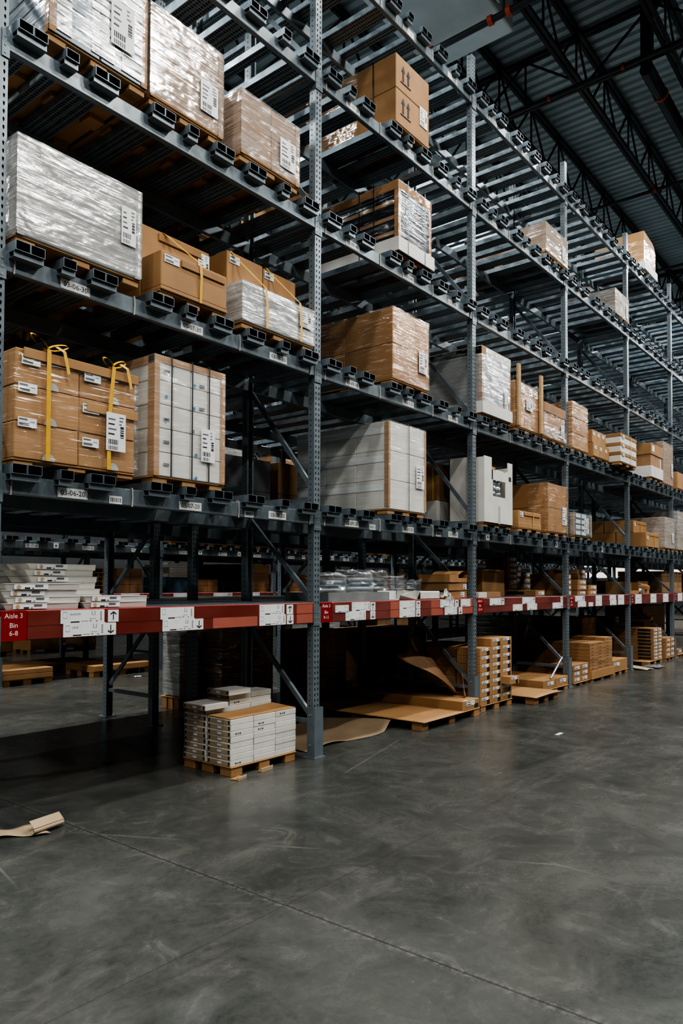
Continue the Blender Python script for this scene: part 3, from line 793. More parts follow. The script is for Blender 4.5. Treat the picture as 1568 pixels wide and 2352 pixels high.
# ------------------------------------------------------------------ level 40, nearest bay
o = load('wrapped_pallet_load', 'dark blue packs with rows of white labels, film wrapped, top shelf corner', 'pallet load', .27, 1.036, D40 + PH, 6.2, -.08, 1.1, 2, 8, 2, NAVY, None, 1, KRAFT, None, pal='cardboard pallet under the film wrapped dark blue packs')
mb = MB()
for c in range(3):
    for r in range(15):
        x = (-.33, -.07, .17)[c]; z = .03 + r * .062
        mb = MB().box(x, x + (.11, .18, .17)[c], -.5945, -.5906, z, z + .044, PAPER).box(x + .02, x + .08, -.595, -.5945, z + .012, z + .018, GREYINK)
        mb.build('pack_label', o)
film(o, .766, 1.18, 6.2 - D40 - PH, W_LIGHT, 1, lift=.03)
sub('shipping_label', ship_mb(.19, .33, 5), o, (.07, -.606, .17))
load('wrapped_pallet_load', 'tall tan film wrapped load with a bright white glare, on the highest near shelf', 'pallet load', 1.082, 1.797, D40 + PH, 5.945, -.06, 1.1, 1, 2, 2, KRAFT, W_MILK, 2, KRAFT, (1.55, 5.37, .18, .25), pal='cardboard pallet under the tall load with the white glare')
load('wrapped_pallet_load', 'low film wrapped load with loose film at its top right, beside rack upright', 'pallet load', 2.0, 2.725, D40 + PH, 5.79, -.06, 1.1, 2, 1, 2, KRAFT, W_MILK, 3, KRAFT2, (2.46, 5.33, .2, .26), pal='cardboard pallet under the low load with loose film')
# ------------------------------------------------------------------ level 30, nearest bay
load('wrapped_pallet_load', 'silver film wrapped load of two layers above label 03-06-30', 'pallet load', .085, 1.015, D30 + PH, 4.468, -.06, 1.1, 1, 2, 2, WGREY, W_SILV, 4, WGREY, (.84, 4.04, .12, .27), pal='cardboard pallet under the silver wrapped load above label 03-06-30')
o = thing('strapped_load', 'two plain tan cartons under one yellow strap above label 03-07-30', 'pallet load', (1.525, .35, D30 + PH))
sub('carton', MB().bev(-.328, .328, -.41, -.165, .03, .30, KRAFT2, .006).bev(-.332, .332, -.415, -.16, 0, .03, KRAFT2, .004), o)
sub('carton', MB().bev(-.325, .365, -.15, .5, 0, .58, KRAFT2, .006), o)
sub('lid_flap', MB().bev(-.14, .30, -.422, -.41, .225, .278, KRAFT, .004), o); sub('lid_flap', MB().bev(-.16, .27, -.163, -.15, .50, .56, KRAFT, .004), o)
sub('price_label', tick_mb(.14, .06), o, (-.30, -.413, .215)); sub('price_label', ship_mb(.12, .17, 4), o, (.24, -.153, .38))
sub('strap', MB().ribbon([(.05, -.418, .0), (.05, -.427, .2), (.04, -.426, .305), (-.10, -.166, .565), (-.11, -.14, .585), (-.11, .4, .586)], (.026, 0, 0), YEL), o)
pallet(1.19, 1.86, -.05, .9, D30, PH - .001, 'cardboard pallet under the two plain cartons above label 03-07-30')
o = thing('strapped_load', 'film wrapped long box before tan cartons, two yellow straps, above label 03-08-30', 'pallet load', (2.485, .35, D30 + PH))
sub('carton', MB().bev(-.457, .457, -.41, -.17, 0, .335, WGREY, .006), o)
for x in (-.395, .05): sub('carton', MB().bev(x, x + .435, -.15, .5, .0, .69 - .012 * (x > 0), KRAFT2, .006), o)
f = film(o, .914, .24, .335, W_SILV, 6); f.location = (0, -.29, 0)
sub('shipping_label', ship_mb(.16, .15, 9), o, (.24, -.428, .14))
for x in (-.37, .06): sub('price_label', tick_mb(.12, .07), o, (x, -.153, .59))
for x in (-.18, .26):
    sub('strap', MB().ribbon([(x, -.43, .0), (x, -.434, .18), (x - .02, -.432, .345), (x - .14, -.17, .65), (x - .16, -.14, .7), (x - .16, .45, .705)], (.026, 0, 0), YEL), o)
pallet(2.03, 2.945, -.05, .95, D30, PH - .001, 'cardboard pallet under the long wrapped box above label 03-08-30')
# ------------------------------------------------------------------ level 20, nearest bay
o = load('strapped_load', 'tan cartons under clear film with two yellow bow tied straps above label 03-06-20', 'pallet load', .09, .985, 2.41, 3.11, -.06, 1.05, 2, 3, 2, KRAFT2, None, 7, None, None, jit=.006, palh=2.41 - D20, pal='cardboard pallet under the yellow strapped cartons above label 03-06-20')
sub('lid_tray', MB().bev(-.40, .46, -.572, -.562, .64, .705, KRAFT2, .004), o); sub('lid_tray', MB().bev(.05, .46, -.57, -.562, .38, .44, KRAFT2, .004), o)
for x, z in ((-.41, .60), (-.43, .42), (-.43, .20), (.03, .585), (.02, .37), (.02, .14)): sub('price_label', tick_mb(.125, .06), o, (x, -.562, z))
for x, z in ((-.20, .467), (-.21, .234), (-.22, .003), (.26, .467), (.26, .003)):
    sub('hand_hole', MB().add([(.045 * math.cos(PI * i / 10), 0, .05 * math.sin(PI * i / 10)) for i in range(11)], [tuple(range(11))], WGREY), o, (x, -.5625, z))
film(o, .895, 1.11, .66, W_CLEAR, 7, off=.013, top=False)
sub('shipping_label', ship_mb(.155, .265, 3), o, (.19, -.582, .135))
vstrap(o, -.235, .7, 1.11, YEL, .03, .026, loops=[(-.12, .07, 1), (.14, .05, -1)]); vstrap(o, .215, .7, 1.11, YEL, .03, .026, xt=.25, loops=[(-.08, .04, 1), (.10, .05, -1)])
o = load('wrapped_pallet_load', 'tall white cartons under film with three black straps above label 03-07-20', 'pallet load', 1.15, 1.838, D20 + PH, 3.32, -.06, 1.05, 4, 5, 2, WCARD, W_WHITE, 8, None, (1.585, 2.58, .14, .26), pal='cardboard pallet under the tall white cartons above label 03-07-20')
for sx in (-1, 1):
    sub('corner_board', MB().box(*sorted((sx * .348, sx * .30)), -.5585, -.5555, .0, .9, KRAFT2).box(*sorted((sx * .3475, sx * .3445)), -.5555, -.48, .0, .9, KRAFT2), o)
sub('top_board', MB().box(-.346, .346, -.557, .557, .895, .903, KRAFT2).box(-.346, .346, -.559, -.5556, .85, .9, KRAFT2).box(-.3475, -.3445, -.55, .55, .84, .9, KRAFT2), o)
for x in (-.2, .0, .17): vstrap(o, x, .9, 1.11, BSTRAP, .012, .016)
for x, z in ((.0, .74), (-.005, .56), (-.01, .38), (.02, .02), (-.27, .6), (-.27, .42), (.02, .2)): sub('blue_dot', MB().disc((0, -.5605, 0), .014, (0, -1, 0), BLUE), o, (x + .03, 0, z))
for x, z in ((-.26, .78), (-.26, .25), (-.26, .08), (.08, .74), (.08, .56), (-.26, .42)): sub('print', MB().box(0, .05, -.5605, -.5575, 0, .02, GREYINK), o, (x, 0, z))
# loads deeper inside the nearest bays
for (x0, x1, y0, y1, l, h, m, lab) in (  # mostly hidden loads, added to shade the channels
        (.1, 1.0, 1.35, 2.4, 40, 1.0, KRAFTD, 'dim brown carton block behind the dark blue packs'),
        (1.2, 2.0, 1.35, 2.4, 40, .9, KRAFTD, 'dim brown carton block behind the tall load with white glare'),
        (.1, 1.0, 1.35, 2.4, 30, .5, KRAFTD, 'dim brown carton block behind the silver wrapped load'),
        (.2, 1.0, 1.3, 2.3, 20, .75, KRAFTD, 'dim brown carton block behind the bow tied yellow straps'),
        (2.03, 2.9, 1.35, 2.3, 40, .6, KRAFTD, 'dim brown carton block behind the low load with loose film')):
    load('carton_block', lab, 'pallet load', x0, x1, DT[l] + PH, DT[l] + PH + h, y0, y1, 2, 2, 1, m, None, 1, pal='dim pallet under the ' + lab[4:])
for (l, x0, x1, what) in ((40, .1, 1.45, 'left'), (40, 1.5, 2.95, 'right'), (30, .1, 1.45, 'left'), (30, 1.5, 2.95, 'right')):  # largely unseen rear loads, added to darken the channel undersides
    load('carton_block', 'added brown carton block at the very back of the nearest bay, %s level, %s' % (LVN[l], what), 'pallet load', x0, x1, DT[l] + PH, DT[l] + PH + .7, 2.45, 3.3, 2, 2, 1, KRAFTD, None, 1, pal='added pallet at the very back of the nearest bay, %s level, %s' % (LVN[l], what))
load('carton_block', 'grey cartons in shadow behind the empty channels of label 03-08-20', 'pallet load', 4.12, 4.95, D20 + PH, 3.28, 2.45, 3.3, 2, 2, 1, WGREY, None, 12, pal='shadowed pallet under grey cartons behind label 03-08-20')
load('carton_block', 'brown cartons in deep shadow right of the shadowed grey cartons', 'pallet load', 5.1, 5.95, D20 + PH, 3.3, 2.45, 3.3, 2, 2, 1, KRAFTD, None, 13, pal='shadowed pallet under the brown cartons in deep shadow')
load('wrapped_pallet_load', 'pale wrapped load far back, seen left of the label 03-09-40', 'pallet load', 4.15, 4.9, D40 + PH, 5.75, 2.3, 3.3, 1, 2, 1, WGREY, W_SILV, 14, pal='pallet under the pale wrapped load far back by label 03-09-40')
# ------------------------------------------------------------------ second bay
o = load('carton_block', 'brown double carton printed with black arrows, high in the second bay', 'pallet load', 4.285, 4.96, D50 + PH, 7.42, -.06, 1.25, 1, 2, 1, KRAFT, None, 15, None, (4.75, 6.84, .16, .22), pal='cardboard pallet under the carton printed with arrows')
for z in (.48, .12):
    a = MB()
    for x in (-.20, -.10):
        a.box(x - .012, x + .012, -.6585, -.6555, z + .03, z + .14, INK)
        a.add([(x - .035, -.658, z + .13), (x + .035, -.658, z + .13), (x, -.658, z + .2)], [(0, 1, 2)], INK)
    a.box(-.25, -.05, -.6585, -.6555, z, z + .01, INK); a.build('arrow_print', o)
sub('strap', MB().ribbon([(-.344, -.35, 0), (-.344, -.35, .78), (.344, -.35, .78)], (0, .016, 0), BSTRAP), o)
film(o, .675, .75, .77, W_CLEAR, 15, off=.005, top=False).location = (0, .26, 0)
o = load('wrapped_pallet_load', 'load of black slabs and tan strips under shiny film in a white tray', 'pallet load', 4.33, 5.0, D40 + PH, 6.03, -.06, 1.25, 1, 1, 1, BLACKP, None, 16, KRAFT, None, pal='cardboard pallet under the black slabs in a white tray')
for z in (.2, .37, .54): sub('tan_strip', MB().box(-.3365, -.3345, -.60, .60, z, z + .04, KRAFTD), o)
sub('top_board', MB().bev(-.342, .342, -.662, .662, .69, .785, KRAFT, .005), o)
sub('tray', MB().box(-.365, .365, -.682, -.668, 0, .15, WCARD).box(-.365, -.352, -.668, .668, 0, .15, WCARD).box(.352, .365, -.668, .668, 0, .15, WCARD), o)
film(o, .67, 1.31, .79, wrapmat('shiny_black_film', .01, (.2, .21, .21), 1.6, .42, .08, .6), 16)
for x in (-.18, .16): vstrap(o, x, .79, 1.31, BSTRAP, .012, .03)
for y in (-.35, -.15): sub('strap', MB().ribbon([(-.375, y, 0), (-.375, y, .8)], (0, .014, 0), BSTRAP), o)
load('wrapped_pallet_load', 'brown film wrapped carton load above label 03-10-30', 'pallet load', 4.225, 4.954, D30 + PH, 4.605, -.06, 1.25, 1, 2, 2, KRAFT, W_CLEAR, 17, None, (4.72, 4.0, .17, .24), pal='cardboard pallet under the brown wrapped load above label 03-10-30')
o = load('wrapped_pallet_load', 'white cartons under film with tan corner boards above label 03-10-20', 'pallet load', 4.155, 4.875, D20 + PH, 3.36, -.06, 1.25, 2, 3, 3, WCARD, W_WHITE, 18, None, (4.665, 2.69, .16, .26), pal='cardboard pallet under the white cartons above label 03-10-20')
for sx in (-1, 1): sub('corner_board', MB().box(*sorted((sx * .372, sx * .335)), -.659, -.6555, .02, .93, KRAFT2).box(*sorted((sx * .3645, sx * .361)), -.655, -.60, .02, .93, KRAFT2), o)
for z in (.27, .575, .88): sub('lid_band', MB().box(-.3635, -.361, -.59, .65, z - .07, z, PAPER), o)
vstrap(o, .0, .94, 1.31, BSTRAP, .012, .018)
# ------------------------------------------------------------------ third bay
o = load('wrapped_pallet_load', 'big pale wrapped load with white base and cap just right of an upright', 'pallet load', 6.22, 7.037, D30 + PH, 4.69, -.06, 1.15, 1, 1, 1, WGREY, W_MILK, 19, KRAFT2, (6.83, 3.98, .1, .24), pal='cardboard pallet under the big pale load with cap')
sub('cap', MB().bev(-.415, .415, -.612, .612, .75, .87, WCARD, .006).bev(-.415, -.30, -.613, .612, .76, .865, KRAFT2, .004), o)
sub('tray', MB().box(-.425, .425, -.63, -.615, 0, .15, WCARD).box(-.425, -.412, -.615, .6, 0, .15, WCARD).box(.412, .425, -.615, .6, 0, .15, WCARD), o)
o = load('wrapped_pallet_load', 'film wrapped cartons with two bare wooden posts standing proud of the top', 'pallet load', 7.2, 8.018, D30 + PH, 4.47, -.06, .9, 3, 2, 1, KRAFT, W_CLEAR, 20, None, (7.52, 4.1, .2, .16), pal='cardboard pallet under the cartons with wooden posts')
for x in (-.375, .375): sub('post', MB().bev(x - .04, x + .04, -.53, -.495, 0, .86, WOOD, .003), o)
for x in (-.24, .02, .2): sub('price_label', tick_mb(.11, .11), o, (x, -.4835, .5))
o = load('wrapped_pallet_load', 'low brown wrapped load in a white film skirt left of an upright', 'pallet load', 8.15, 8.955, D30 + PH, 4.345, -.06, .95, 1, 1, 1, KRAFTD, W_CLEAR, 21, None, (8.76, 3.9, .14, .2), pal='cardboard pallet under the low load with white skirt')
sub('cap', MB().bev(-.412, .412, -.516, .516, .38, .525, KRAFTD, .005), o)
film(o, .83, 1.04, .16, W_MILK, 22, top=False)
load('carton_block', 'white low box deep in the rack behind the white carton with cutout', 'pallet load', 6.25, 7.0, D20 + PH, 2.75, .62, 1.6, 1, 1, 2, WCARD, None, 23, pal='pallet under the white low box deep in the rack')
o = load('carton_block', 'brown box with a yellow strap on top of the deep white low box', 'pallet load', 6.26, 7.0, 2.752, 3.25, .62, 1.6, 1, 1, 2, KRAFTD, None, 24)
sub('strap', MB().ribbon([(-.376, -.42, .0), (-.376, -.42, .5)], (0, .025, 0), YEL), o)
# white carton with a cut out window
o = thing('white_carton', 'big white carton with torn notch and window showing silver bags', 'carton', (6.69, .2, D20 + PH))
w, h, y = .405, .862, -.26
mb = MB()
mb.box(-w, -.2, y, y + .012, 0, h, WCARD); mb.box(-.2, w, y, y + .012, 0, .36, WCARD)
mb.box(-.2, -.17, y, y + .012, .36, .70, WCARD); mb.box(.20, w, y, y + .012, .36, .72, WCARD); mb.box(-.2, .20, y, y + .012, .575, .70, WCARD)
mb.box(.27, w, y, y + .012, .72, .85, WCARD)
mb.box(-w, -w + .012, y + .012, .26, 0, h, WCARD); mb.box(w - .012, w, y + .012, .26, 0, .80, WCARD); mb.box(-w, w, .248, .26, 0, h, WCARD); mb.box(-w, w, y, .26, 0, .01, WCARD)
mb.box(-w, -.2, y + .012, y + .12, h - .012, h, WCARD)
mb.build('body', o)
sub('tape', MB().box(-.02, .035, y - .002, y, .0, .24, WGREY), o); sub('barcode', MB().box(.29, .36, y - .002, y, .60, .66, INK), o)
for i in range(9):
    q = random.Random(i); c = Vector((-.16 + .11 * (i % 3) + q.uniform(-.02, .02), y + .06, .39 + .075 * (i // 3)))
    m2 = MB(); m2.sm = True
    m2.grid(lambda u, v: c + Vector((math.cos(2 * PI * u) * math.sin(PI * v), math.sin(2 * PI * u) * math.sin(PI * v) * .6, math.cos(PI * v))) * (.062 + .018 * noise.noise(Vector((math.cos(2 * PI * u) * 3, math.sin(2 * PI * u) * 3 + i, v * 6)))), 16, 10, FOIL)
    m2.build('silver_bag', o)
sub('inner_box', MB().bev(-.19, .0, y + .05, y + .3, .60, .76, KRAFT2, .004).bev(.02, .25, y + .05, y + .3, .60, .73, WCARD, .004), o)
pallet(6.28, 7.1, -.05, .46, D20, PH - .001, 'cardboard pallet under the white carton with window')
o = thing('strapped_load', 'small tan carton with lid flap and yellow strap between white and brown loads', 'pallet load', (7.655, .2, D20 + PH))
sub('carton', MB().bev(-.375, .375, -.26, .3, 0, .235, KRAFT2, .005).bev(-.378, .378, -.263, .3, 0, .07, KRAFT2, .004), o)
sub('lid_flap', MB().bev(-.2, .33, -.272, -.26, .175, .222, KRAFT, .003), o); sub('price_label', tick_mb(.1, .07), o, (-.33, -.2625, .15))
sub('strap', MB().ribbon([(.09, -.268, 0), (.09, -.276, .24), (.09, .3, .243)], (.024, 0, 0), YEL), o)
pallet(7.28, 8.03, -.06, .5, D20, PH - .001, 'cardboard pallet under the small tan carton with yellow strap')
o = load('wrapped_pallet_load', 'tall brown cartons with crumpled clear film on the front, second level', 'pallet load', 8.262, 9.045, D20 + PH, 3.156, -.06, 1.3, 1, 2, 2, KRAFT, None, 25, KRAFT, (8.83, 2.55, .16, .28), pal='cardboard pallet under the tall brown cartons with crumpled film')
film(o, .783, .3, .73, W_CLEAR, 25, .014, .004).location = (0, -.53, 0)
o = load('wrapped_pallet_load', 'long tan wrapped load with pale tape, alone on the fifth level', 'pallet load', 8.25, 9.1, D50 + PH, 7.1, -.06, 1.5, 1, 1, 2, KRAFT, W_MILK, 26, KRAFT2, (8.85, 6.72, .14, .22), pal='cardboard pallet under the long load alone on the fifth level')
# ------------------------------------------------------------------ farther bays
load('wrapped_pallet_load', 'upright tan load in crinkled film just right of the fourth upright', 'pallet load', 9.25, 9.95, D30 + PH, 4.575, -.06, .9, 1, 3, 1, KRAFT, W_CLEAR, 27, pal='cardboard pallet under the load in crinkled film')
for k, (x, z0, n, wd) in enumerate(((10.2, D30 + PH, 3, .26), (10.2, D30 + PH + .235, 3, .225))):
    for i in range(n):
        o = thing('carton', 'amber carton, %s of the %s row beside the striped boxes' % (('left', 'middle', 'right')[i], ('lower', 'upper')[k]), 'carton', (x + wd * (i + .5), .15 + .02 * k, z0), group='amber cartons on third level')
        put('body', carton_mesh(wd - .005, .42, .23 - .01 * k, KRAFT2, .004, 'body'), o); sub('price_label', tick_mb(.1, .06), o, (-.09, -.2115, .12))
pallet(10.19, 10.98, -.05, .5, D30, PH - .001, 'cardboard pallet under the two rows of amber cartons')
o = load('strapped_load', 'white boxes with tan lids in three layers under a yellow strap', 'pallet load', 11.05, 11.95, D30 + PH, 4.32, -.24, .6, 1, 3, 1, WCARD, None, 28, gap=.004, pal='cardboard pallet under the white boxes with tan lids')
for z in (.115, .28, .445): sub('lid', MB().bev(-.456, .456, -.425, .425, z, z + .062, KRAFT, .004), o)
for x, z in ((-.36, .42), (-.36, .26), (-.36, .1)): sub('price_label', tick_mb(.1, .06), o, (x, -.4265, z))
vstrap(o, .07, .505, .85, YEL, .026, .012)
o = load('carton_stack', 'two brown boxes stacked in a white tray left of a wrapped load', 'pallet load', 13.5, 14.33, D30 + .08, 4.55, -.06, .9, 1, 1, 1, WCARD, None, 29, pal='cardboard pallet under two brown boxes in a white tray', palh=.08)
h = 4.55 - D30 - .08
for c in list(o.children): bpy.data.objects.remove(c)
sub('tray', MB().bev(-.43, .415, -.49, .48, 0, .23, WCARD, .005), o); sub('carton', MB().bev(-.41, .40, -.47, .47, .23, .47, KRAFTD, .005), o); sub('carton', MB().bev(-.425, .412, -.485, .48, .47, h, KRAFT, .005), o)
sub('price_label', MB().box(0, .16, -.003, 0, 0, .12, PAPER), o, (-.36, -.486, .53)); sub('price_label', MB().box(0, .05, -.003, 0, 0, .3, PAPER), o, (.24, -.471, .15))
load('wrapped_pallet_load', 'tall silver wrapped load left of the sixth upright on third level', 'pallet load', 14.36, 15.13, D30 + .04, 4.715, -.06, 1.0, 1, 1, 1, KRAFT, W_MILK, 30, None, (14.95, 4.0, .12, .3), pal='cardboard pallet under the tall silver wrapped load', palh=.04)
o = load('wrapped_pallet_load', 'low blue and white packs under film, alone right of an upright', 'pallet load', 9.275, 10.085, D20 + .05, 2.787, -.06, .75, 1, 4, 1, NAVY, None, 31, KRAFT2, (9.75, 2.47, .2, .26), pal='cardboard pallet under the low blue and white packs', palh=.05)
for z in (.02, .115, .205, .30):
    for x in (-.3, -.05): sub('pack_label', MB().box(x, x + .2, -.4085, -.4065, z, z + .06, PAPER), o)
film(o, .81, .81, .37, W_MILK, 31)
for r, (z0, z1, ya, n) in enumerate(((D20 + PH, 2.71, .0, 3), (2.712, 2.96, .25, 3))):
    for j in range(n):
        y0 = ya + j * .62
        o = thing('carton', 'tan carton left of sixth upright, second level, %s row, %s from aisle' % (('lower', 'upper')[r], ('first', 'second', 'third')[j]), 'carton', (13.77, y0 + .3, z0), group='tan cartons in rows')
        put('body', carton_mesh(.9, .6, z1 - z0, KRAFT2, .005, 'body'), o)
        if j == 0:
            sub('lid_flap', MB().bev(-.22, .42, -.308, -.3, z1 - z0 - .07, z1 - z0 - .02, KRAFT, .003), o); sub('strap', MB().ribbon([(.12 - .1 * r, -.312, 0), (.1 - .1 * r, -.312, z1 - z0)], (.025, 0, 0), YEL), o)
            sub('price_label', tick_mb(.09, .07), o, (-.4, -.304, .13))
pallet(13.3, 14.24, -.02, 1.85, D20, PH - .001, 'cardboard pallet under the rows of yellow strapped tan cartons')
o = load('wrapped_pallet_load', 'silver wrapped brown load just left of the sixth upright, second level', 'pallet load', 14.42, 15.19, D20 + PH, 3.09, -.06, 1.0, 1, 1, 1, KRAFT, W_SILV, 32, None, (14.95, 2.55, .14, .22), pal='cardboard pallet under the silver wrapped brown load')
load('wrapped_pallet_load', 'tall silver wrapped load just past the sixth upright, second level', 'pallet load', 15.43, 16.25, D20 + PH, 3.3, -.06, 1.0, 1, 2, 1, KRAFT, W_SILV, 33, pal='cardboard pallet under the tall load past the sixth upright')
load('carton_block', 'amber cartons just past the sixth upright on the third level', 'pallet load', 15.5, 16.3, D30 + PH, 4.2, -.06, .8, 2, 1, 1, KRAFT2, None, 34, pal='cardboard pallet under amber cartons past the sixth upright')
load('wrapped_pallet_load', 'bright silver wrapped tan load near the fifth upright on the fifth level', 'pallet load', 11.355, 12.125, D50 + .03, 7.08, -.06, .9, 1, 1, 1, KRAFT, W_SILV, 35, None, (11.93, 6.68, .1, .25), pal='cardboard pallet under the bright silver wrapped tan load', palh=.03)
# tall arched carton on the top level
o = thing('wrapped_pallet_load', 'tan carton with curved top and white tray, highest load on the racks', 'pallet load', (13.55, .45, D60 + .05))
mb = MB(); n = 10; pf = [(-.38, 0), (.40, 0)] + [(.40 - .0 * i, .62 * i / 3) for i in (1, 2)]
pr = [(-.38, .10), (.41, .10), (.41, .55)] + [(.41 - .30 * (1 - math.cos(a)), .55 + .2 * math.sin(a)) for a in [PI / 2 * i / 6 for i in range(1, 7)]] + [(-.38, .80)]
m_ = len(pr)
mb.add([(x, -.5, z) for x, z in pr] + [(x, .5, z) for x, z in pr], [tuple(range(m_)), tuple(range(m_, 2 * m_))[::-1]] + [((i + 1) % m_, i, i + m_, (i + 1) % m_ + m_) for i in range(m_)], KRAFT2)
mb.build('carton', o); sub('tray', MB().bev(-.42, .46, -.53, .52, 0, .17, WCARD, .006), o)
f = film(o, .80, .99, .60, W_CLEAR, 40, .014, .006, lift=.15, top=False); f.location = (.015, 0, 0)
pallet(13.15, 14.0, -.05, .95, D60, .049, 'cardboard pallet under the carton with curved top')
load('carton_block', 'amber carton row deep on the top level behind the curved carton', 'pallet load', 13.2, 14.1, D60 + PH, 8.5, 1.3, 2.8, 1, 2, 3, KRAFT2, None, 41, pal='pallet under the amber carton row deep on the top level')
# goods deep inside the rear half, glimpsed between channels
for i, (k, l, bx, h, m, wr, what) in enumerate(((2, 30, .2, .8, KRAFTD, W_CLEAR, 'brown film wrapped'), (2, 20, 1.2, .9, KRAFTD, None, 'dark brown stacked'), (3, 20, .2, .7, WGREY, None, 'grey stacked'), (3, 40, 1.2, .7, KRAFT, None, 'tan stacked'), (1, 50, 2.1, .6, KRAFT, None, 'tan stacked'), (4, 20, .3, .9, KRAFTD, None, 'dark brown stacked'), (4, 40, 2.1, .6, WGREY, W_SILV, 'pale film wrapped'), (5, 20, .3, .9, KRAFTD, None, 'dark brown stacked'), (5, 30, 1.2, .7, KRAFT, None, 'tan stacked'))):
    x = k * B + bx
    load('carton_block', '%s load in the rear half of the %s bay, %s level' % (what, NM[k], LVN[l]), 'pallet load', x, x + .8, DT[l] + PH, DT[l] + PH + h, 2.4, 3.3, 2, 2, 1, m, wr, 50 + i, pal='pallet of the %s load, rear half of %s bay, %s level' % (what, NM[k], LVN[l]))
# ------------------------------------------------------------------ stacks of loose cartons
def box_proto(name, w, d, h, mat, tagw=None, black=None, side_black=None, end=None, tape=False, dash=False):
    o = bpy.data.objects.new(name, None); COL.objects.link(o); o['category'] = 'carton'
    put('body', carton_mesh(w, d, h, mat, .003, 'body'), o)
    f = -d / 2 - .0005
    if tagw:
        x, z, ww, hh = tagw; sub('price_label', tick_mb(ww, hh), o, (x, f, z))
    if black: sub('black_panel', MB().box(black[0], black[0] + black[2], f - .001, f + .0005, black[1], black[1] + black[3], INK), o)
    if side_black: sub('black_panel', MB().box(-w / 2 - .0012, -w / 2 + .0005, side_black[0], side_black[0] + side_black[2], side_black[1], side_black[1] + side_black[3], INK), o)
    if end:   # brown end face with small label and dark side slots
        e = -w / 2
        m = MB().box(e - .0018, e + .0005, -d / 2 + .008, d / 2 - .008, .006, h - .008, end).box(e - .0026, e - .0018, -.03, .02, h * .3, h * .66, PAPER)
        m.box(e - .0026, e - .0018, -d / 2 + .012, -d / 2 + .03, h * .2, h * .8, INK).box(e - .0026, e - .0018, d / 2 - .03, d / 2 - .012, h * .2, h * .8, INK); m.build('end_panel', o)
    if tape: sub('tape', MB().box(-.022, .022, f - .0008, f + .0005, 0, h, KPAPER).box(-.022, .022, -d / 2, d / 2, h - .0005, h + .0008, KPAPER), o)
    if dash: sub('print', MB().box(-w * .3, -w * .25, f - .001, f, h * .35, h * .6, INK).box(-w * .2, -w * .17, f - .001, f, h * .35, h * .6, INK).box(-w * .12, -w * .07, f - .001, f, h * .35, h * .6, INK), o)
    return o
def kill(o):
    for c in list(o.children): bpy.data.objects.remove(c)
    bpy.data.objects.remove(o)
def jcopy(p, x, y, z, lab, grp, q, j=.004, rz=.012, rot=None):
    o = clone(p, (x + q.uniform(-j, j), y + q.uniform(-j, j), z), lab, rz=q.uniform(-rz, rz), rot=rot, group=grp, name=p.name.split('.')[0])
    o['category'] = 'carton'; return o
# white flat packs on the floor pallet beside the second upright
q = random.Random(3)
pallet(2.06, 2.87, .07, .70, 0, .085, 'tan cardboard pallet on the floor under the white flat cartons', KRAFT2)
W3 = ('left', 'middle', 'right'); hh = .0495
pf = box_proto('flat_carton', .266, .29, hh - .0012, WCARD, end=KPAPER); pd = box_proto('flat_carton', .266, .29, hh - .0012, WCARD, end=KPAPER, dash=True)
MARK = {(0, 5), (1, 6), (2, 7), (0, 0), (1, 5)}
for c in range(3):
    for r in range(8):
        jcopy(pd if (c, r) in MARK else pf, 2.196 + .27 * c, .225, .085 + hh * r, 'white flat carton in the front %s column of the floor pallet, %s' % (W3[c], nth(r, 8)), 'white flat cartons on the floor pallet', q, .002, .004)
for c, n in enumerate((10, 12, 11)):
    for r in range(n):
        k = (c in (0, 1) and r == n - 1)
        jcopy(pd if (c, r) == (1, 9) else pf, 2.196 + .27 * c - (.05 if k else 0), .54 - (.05 if k else 0), .085 + hh * r, 'white flat carton in the rear %s column of the floor pallet, %s' % (W3[c], nth(r, n)), 'white flat cartons on the floor pallet', q, .004, .008)
kill(pf); kill(pd)
def sheet(name, label, cat, fn, mat, nu=20, nv=12, th=.004, sm=True):
    mb = MB(); mb.sm = sm; mb.grid(fn, nu, nv, mat)
    o = mb.build(name); m = o.modifiers.new('thick', 'SOLIDIFY'); m.thickness = th; m.offset = 1
    return tag(o, label, cat)
zt = .085 + hh * 8
sheet('cardboard_sheet', 'curled tan cardboard sheet lying on the front row of white flat cartons', 'cardboard sheet',
      lambda u, v: (2.06 + .81 * u, .083 + .30 * v, zt + .002 + (.03 * max(0, u - .55) * v + .012 * v * max(0, .3 - u))), KRAFT2)
# offcuts of board on the floor
def offcut(label, x, y, w, d, rz, h=.012):
    o = MB().bev(-w / 2, w / 2, -d / 2, d / 2, 0, h, KRAFT2, .003).bev(-w / 2, w / 2, -d / 2 - .012, -d / 2, 0, h * 2.2, KPAPER, .002).build('cardboard_strip', None, (x, y, .0))
    o.rotation_euler = (0, 0, rz); tag(o, label, 'cardboard')
offcut('small tan cardboard strip on the floor before the white flat cartons', 2.08, .01, .13, .07, .25)
offcut('brown cardboard strip in shadow left of the white flat cartons', 2.72, 1.40, .17, .06, -.2)
offcut('tiny brown cardboard scrap in the black shadow under the red shelf', 1.72, 1.36, .06, .05, .4)
offcut('loose wood slat lying under the front of the white carton pallet', 2.42, .03, .16, .03, .1, .016)
def kraft_curl(u, v):
    x = .10 + .27 * u; y = .13 - .20 * u + (.15 + .10 * u) * v
    return x, y + .01 * math.sin(u * 7), .004 + .006 * (1 + math.sin(u * 9))
sheet('kraft_paper', 'torn strip of tan kraft paper lying on the floor at the left', 'paper', kraft_curl, KPAPER, 20, 6, .003)
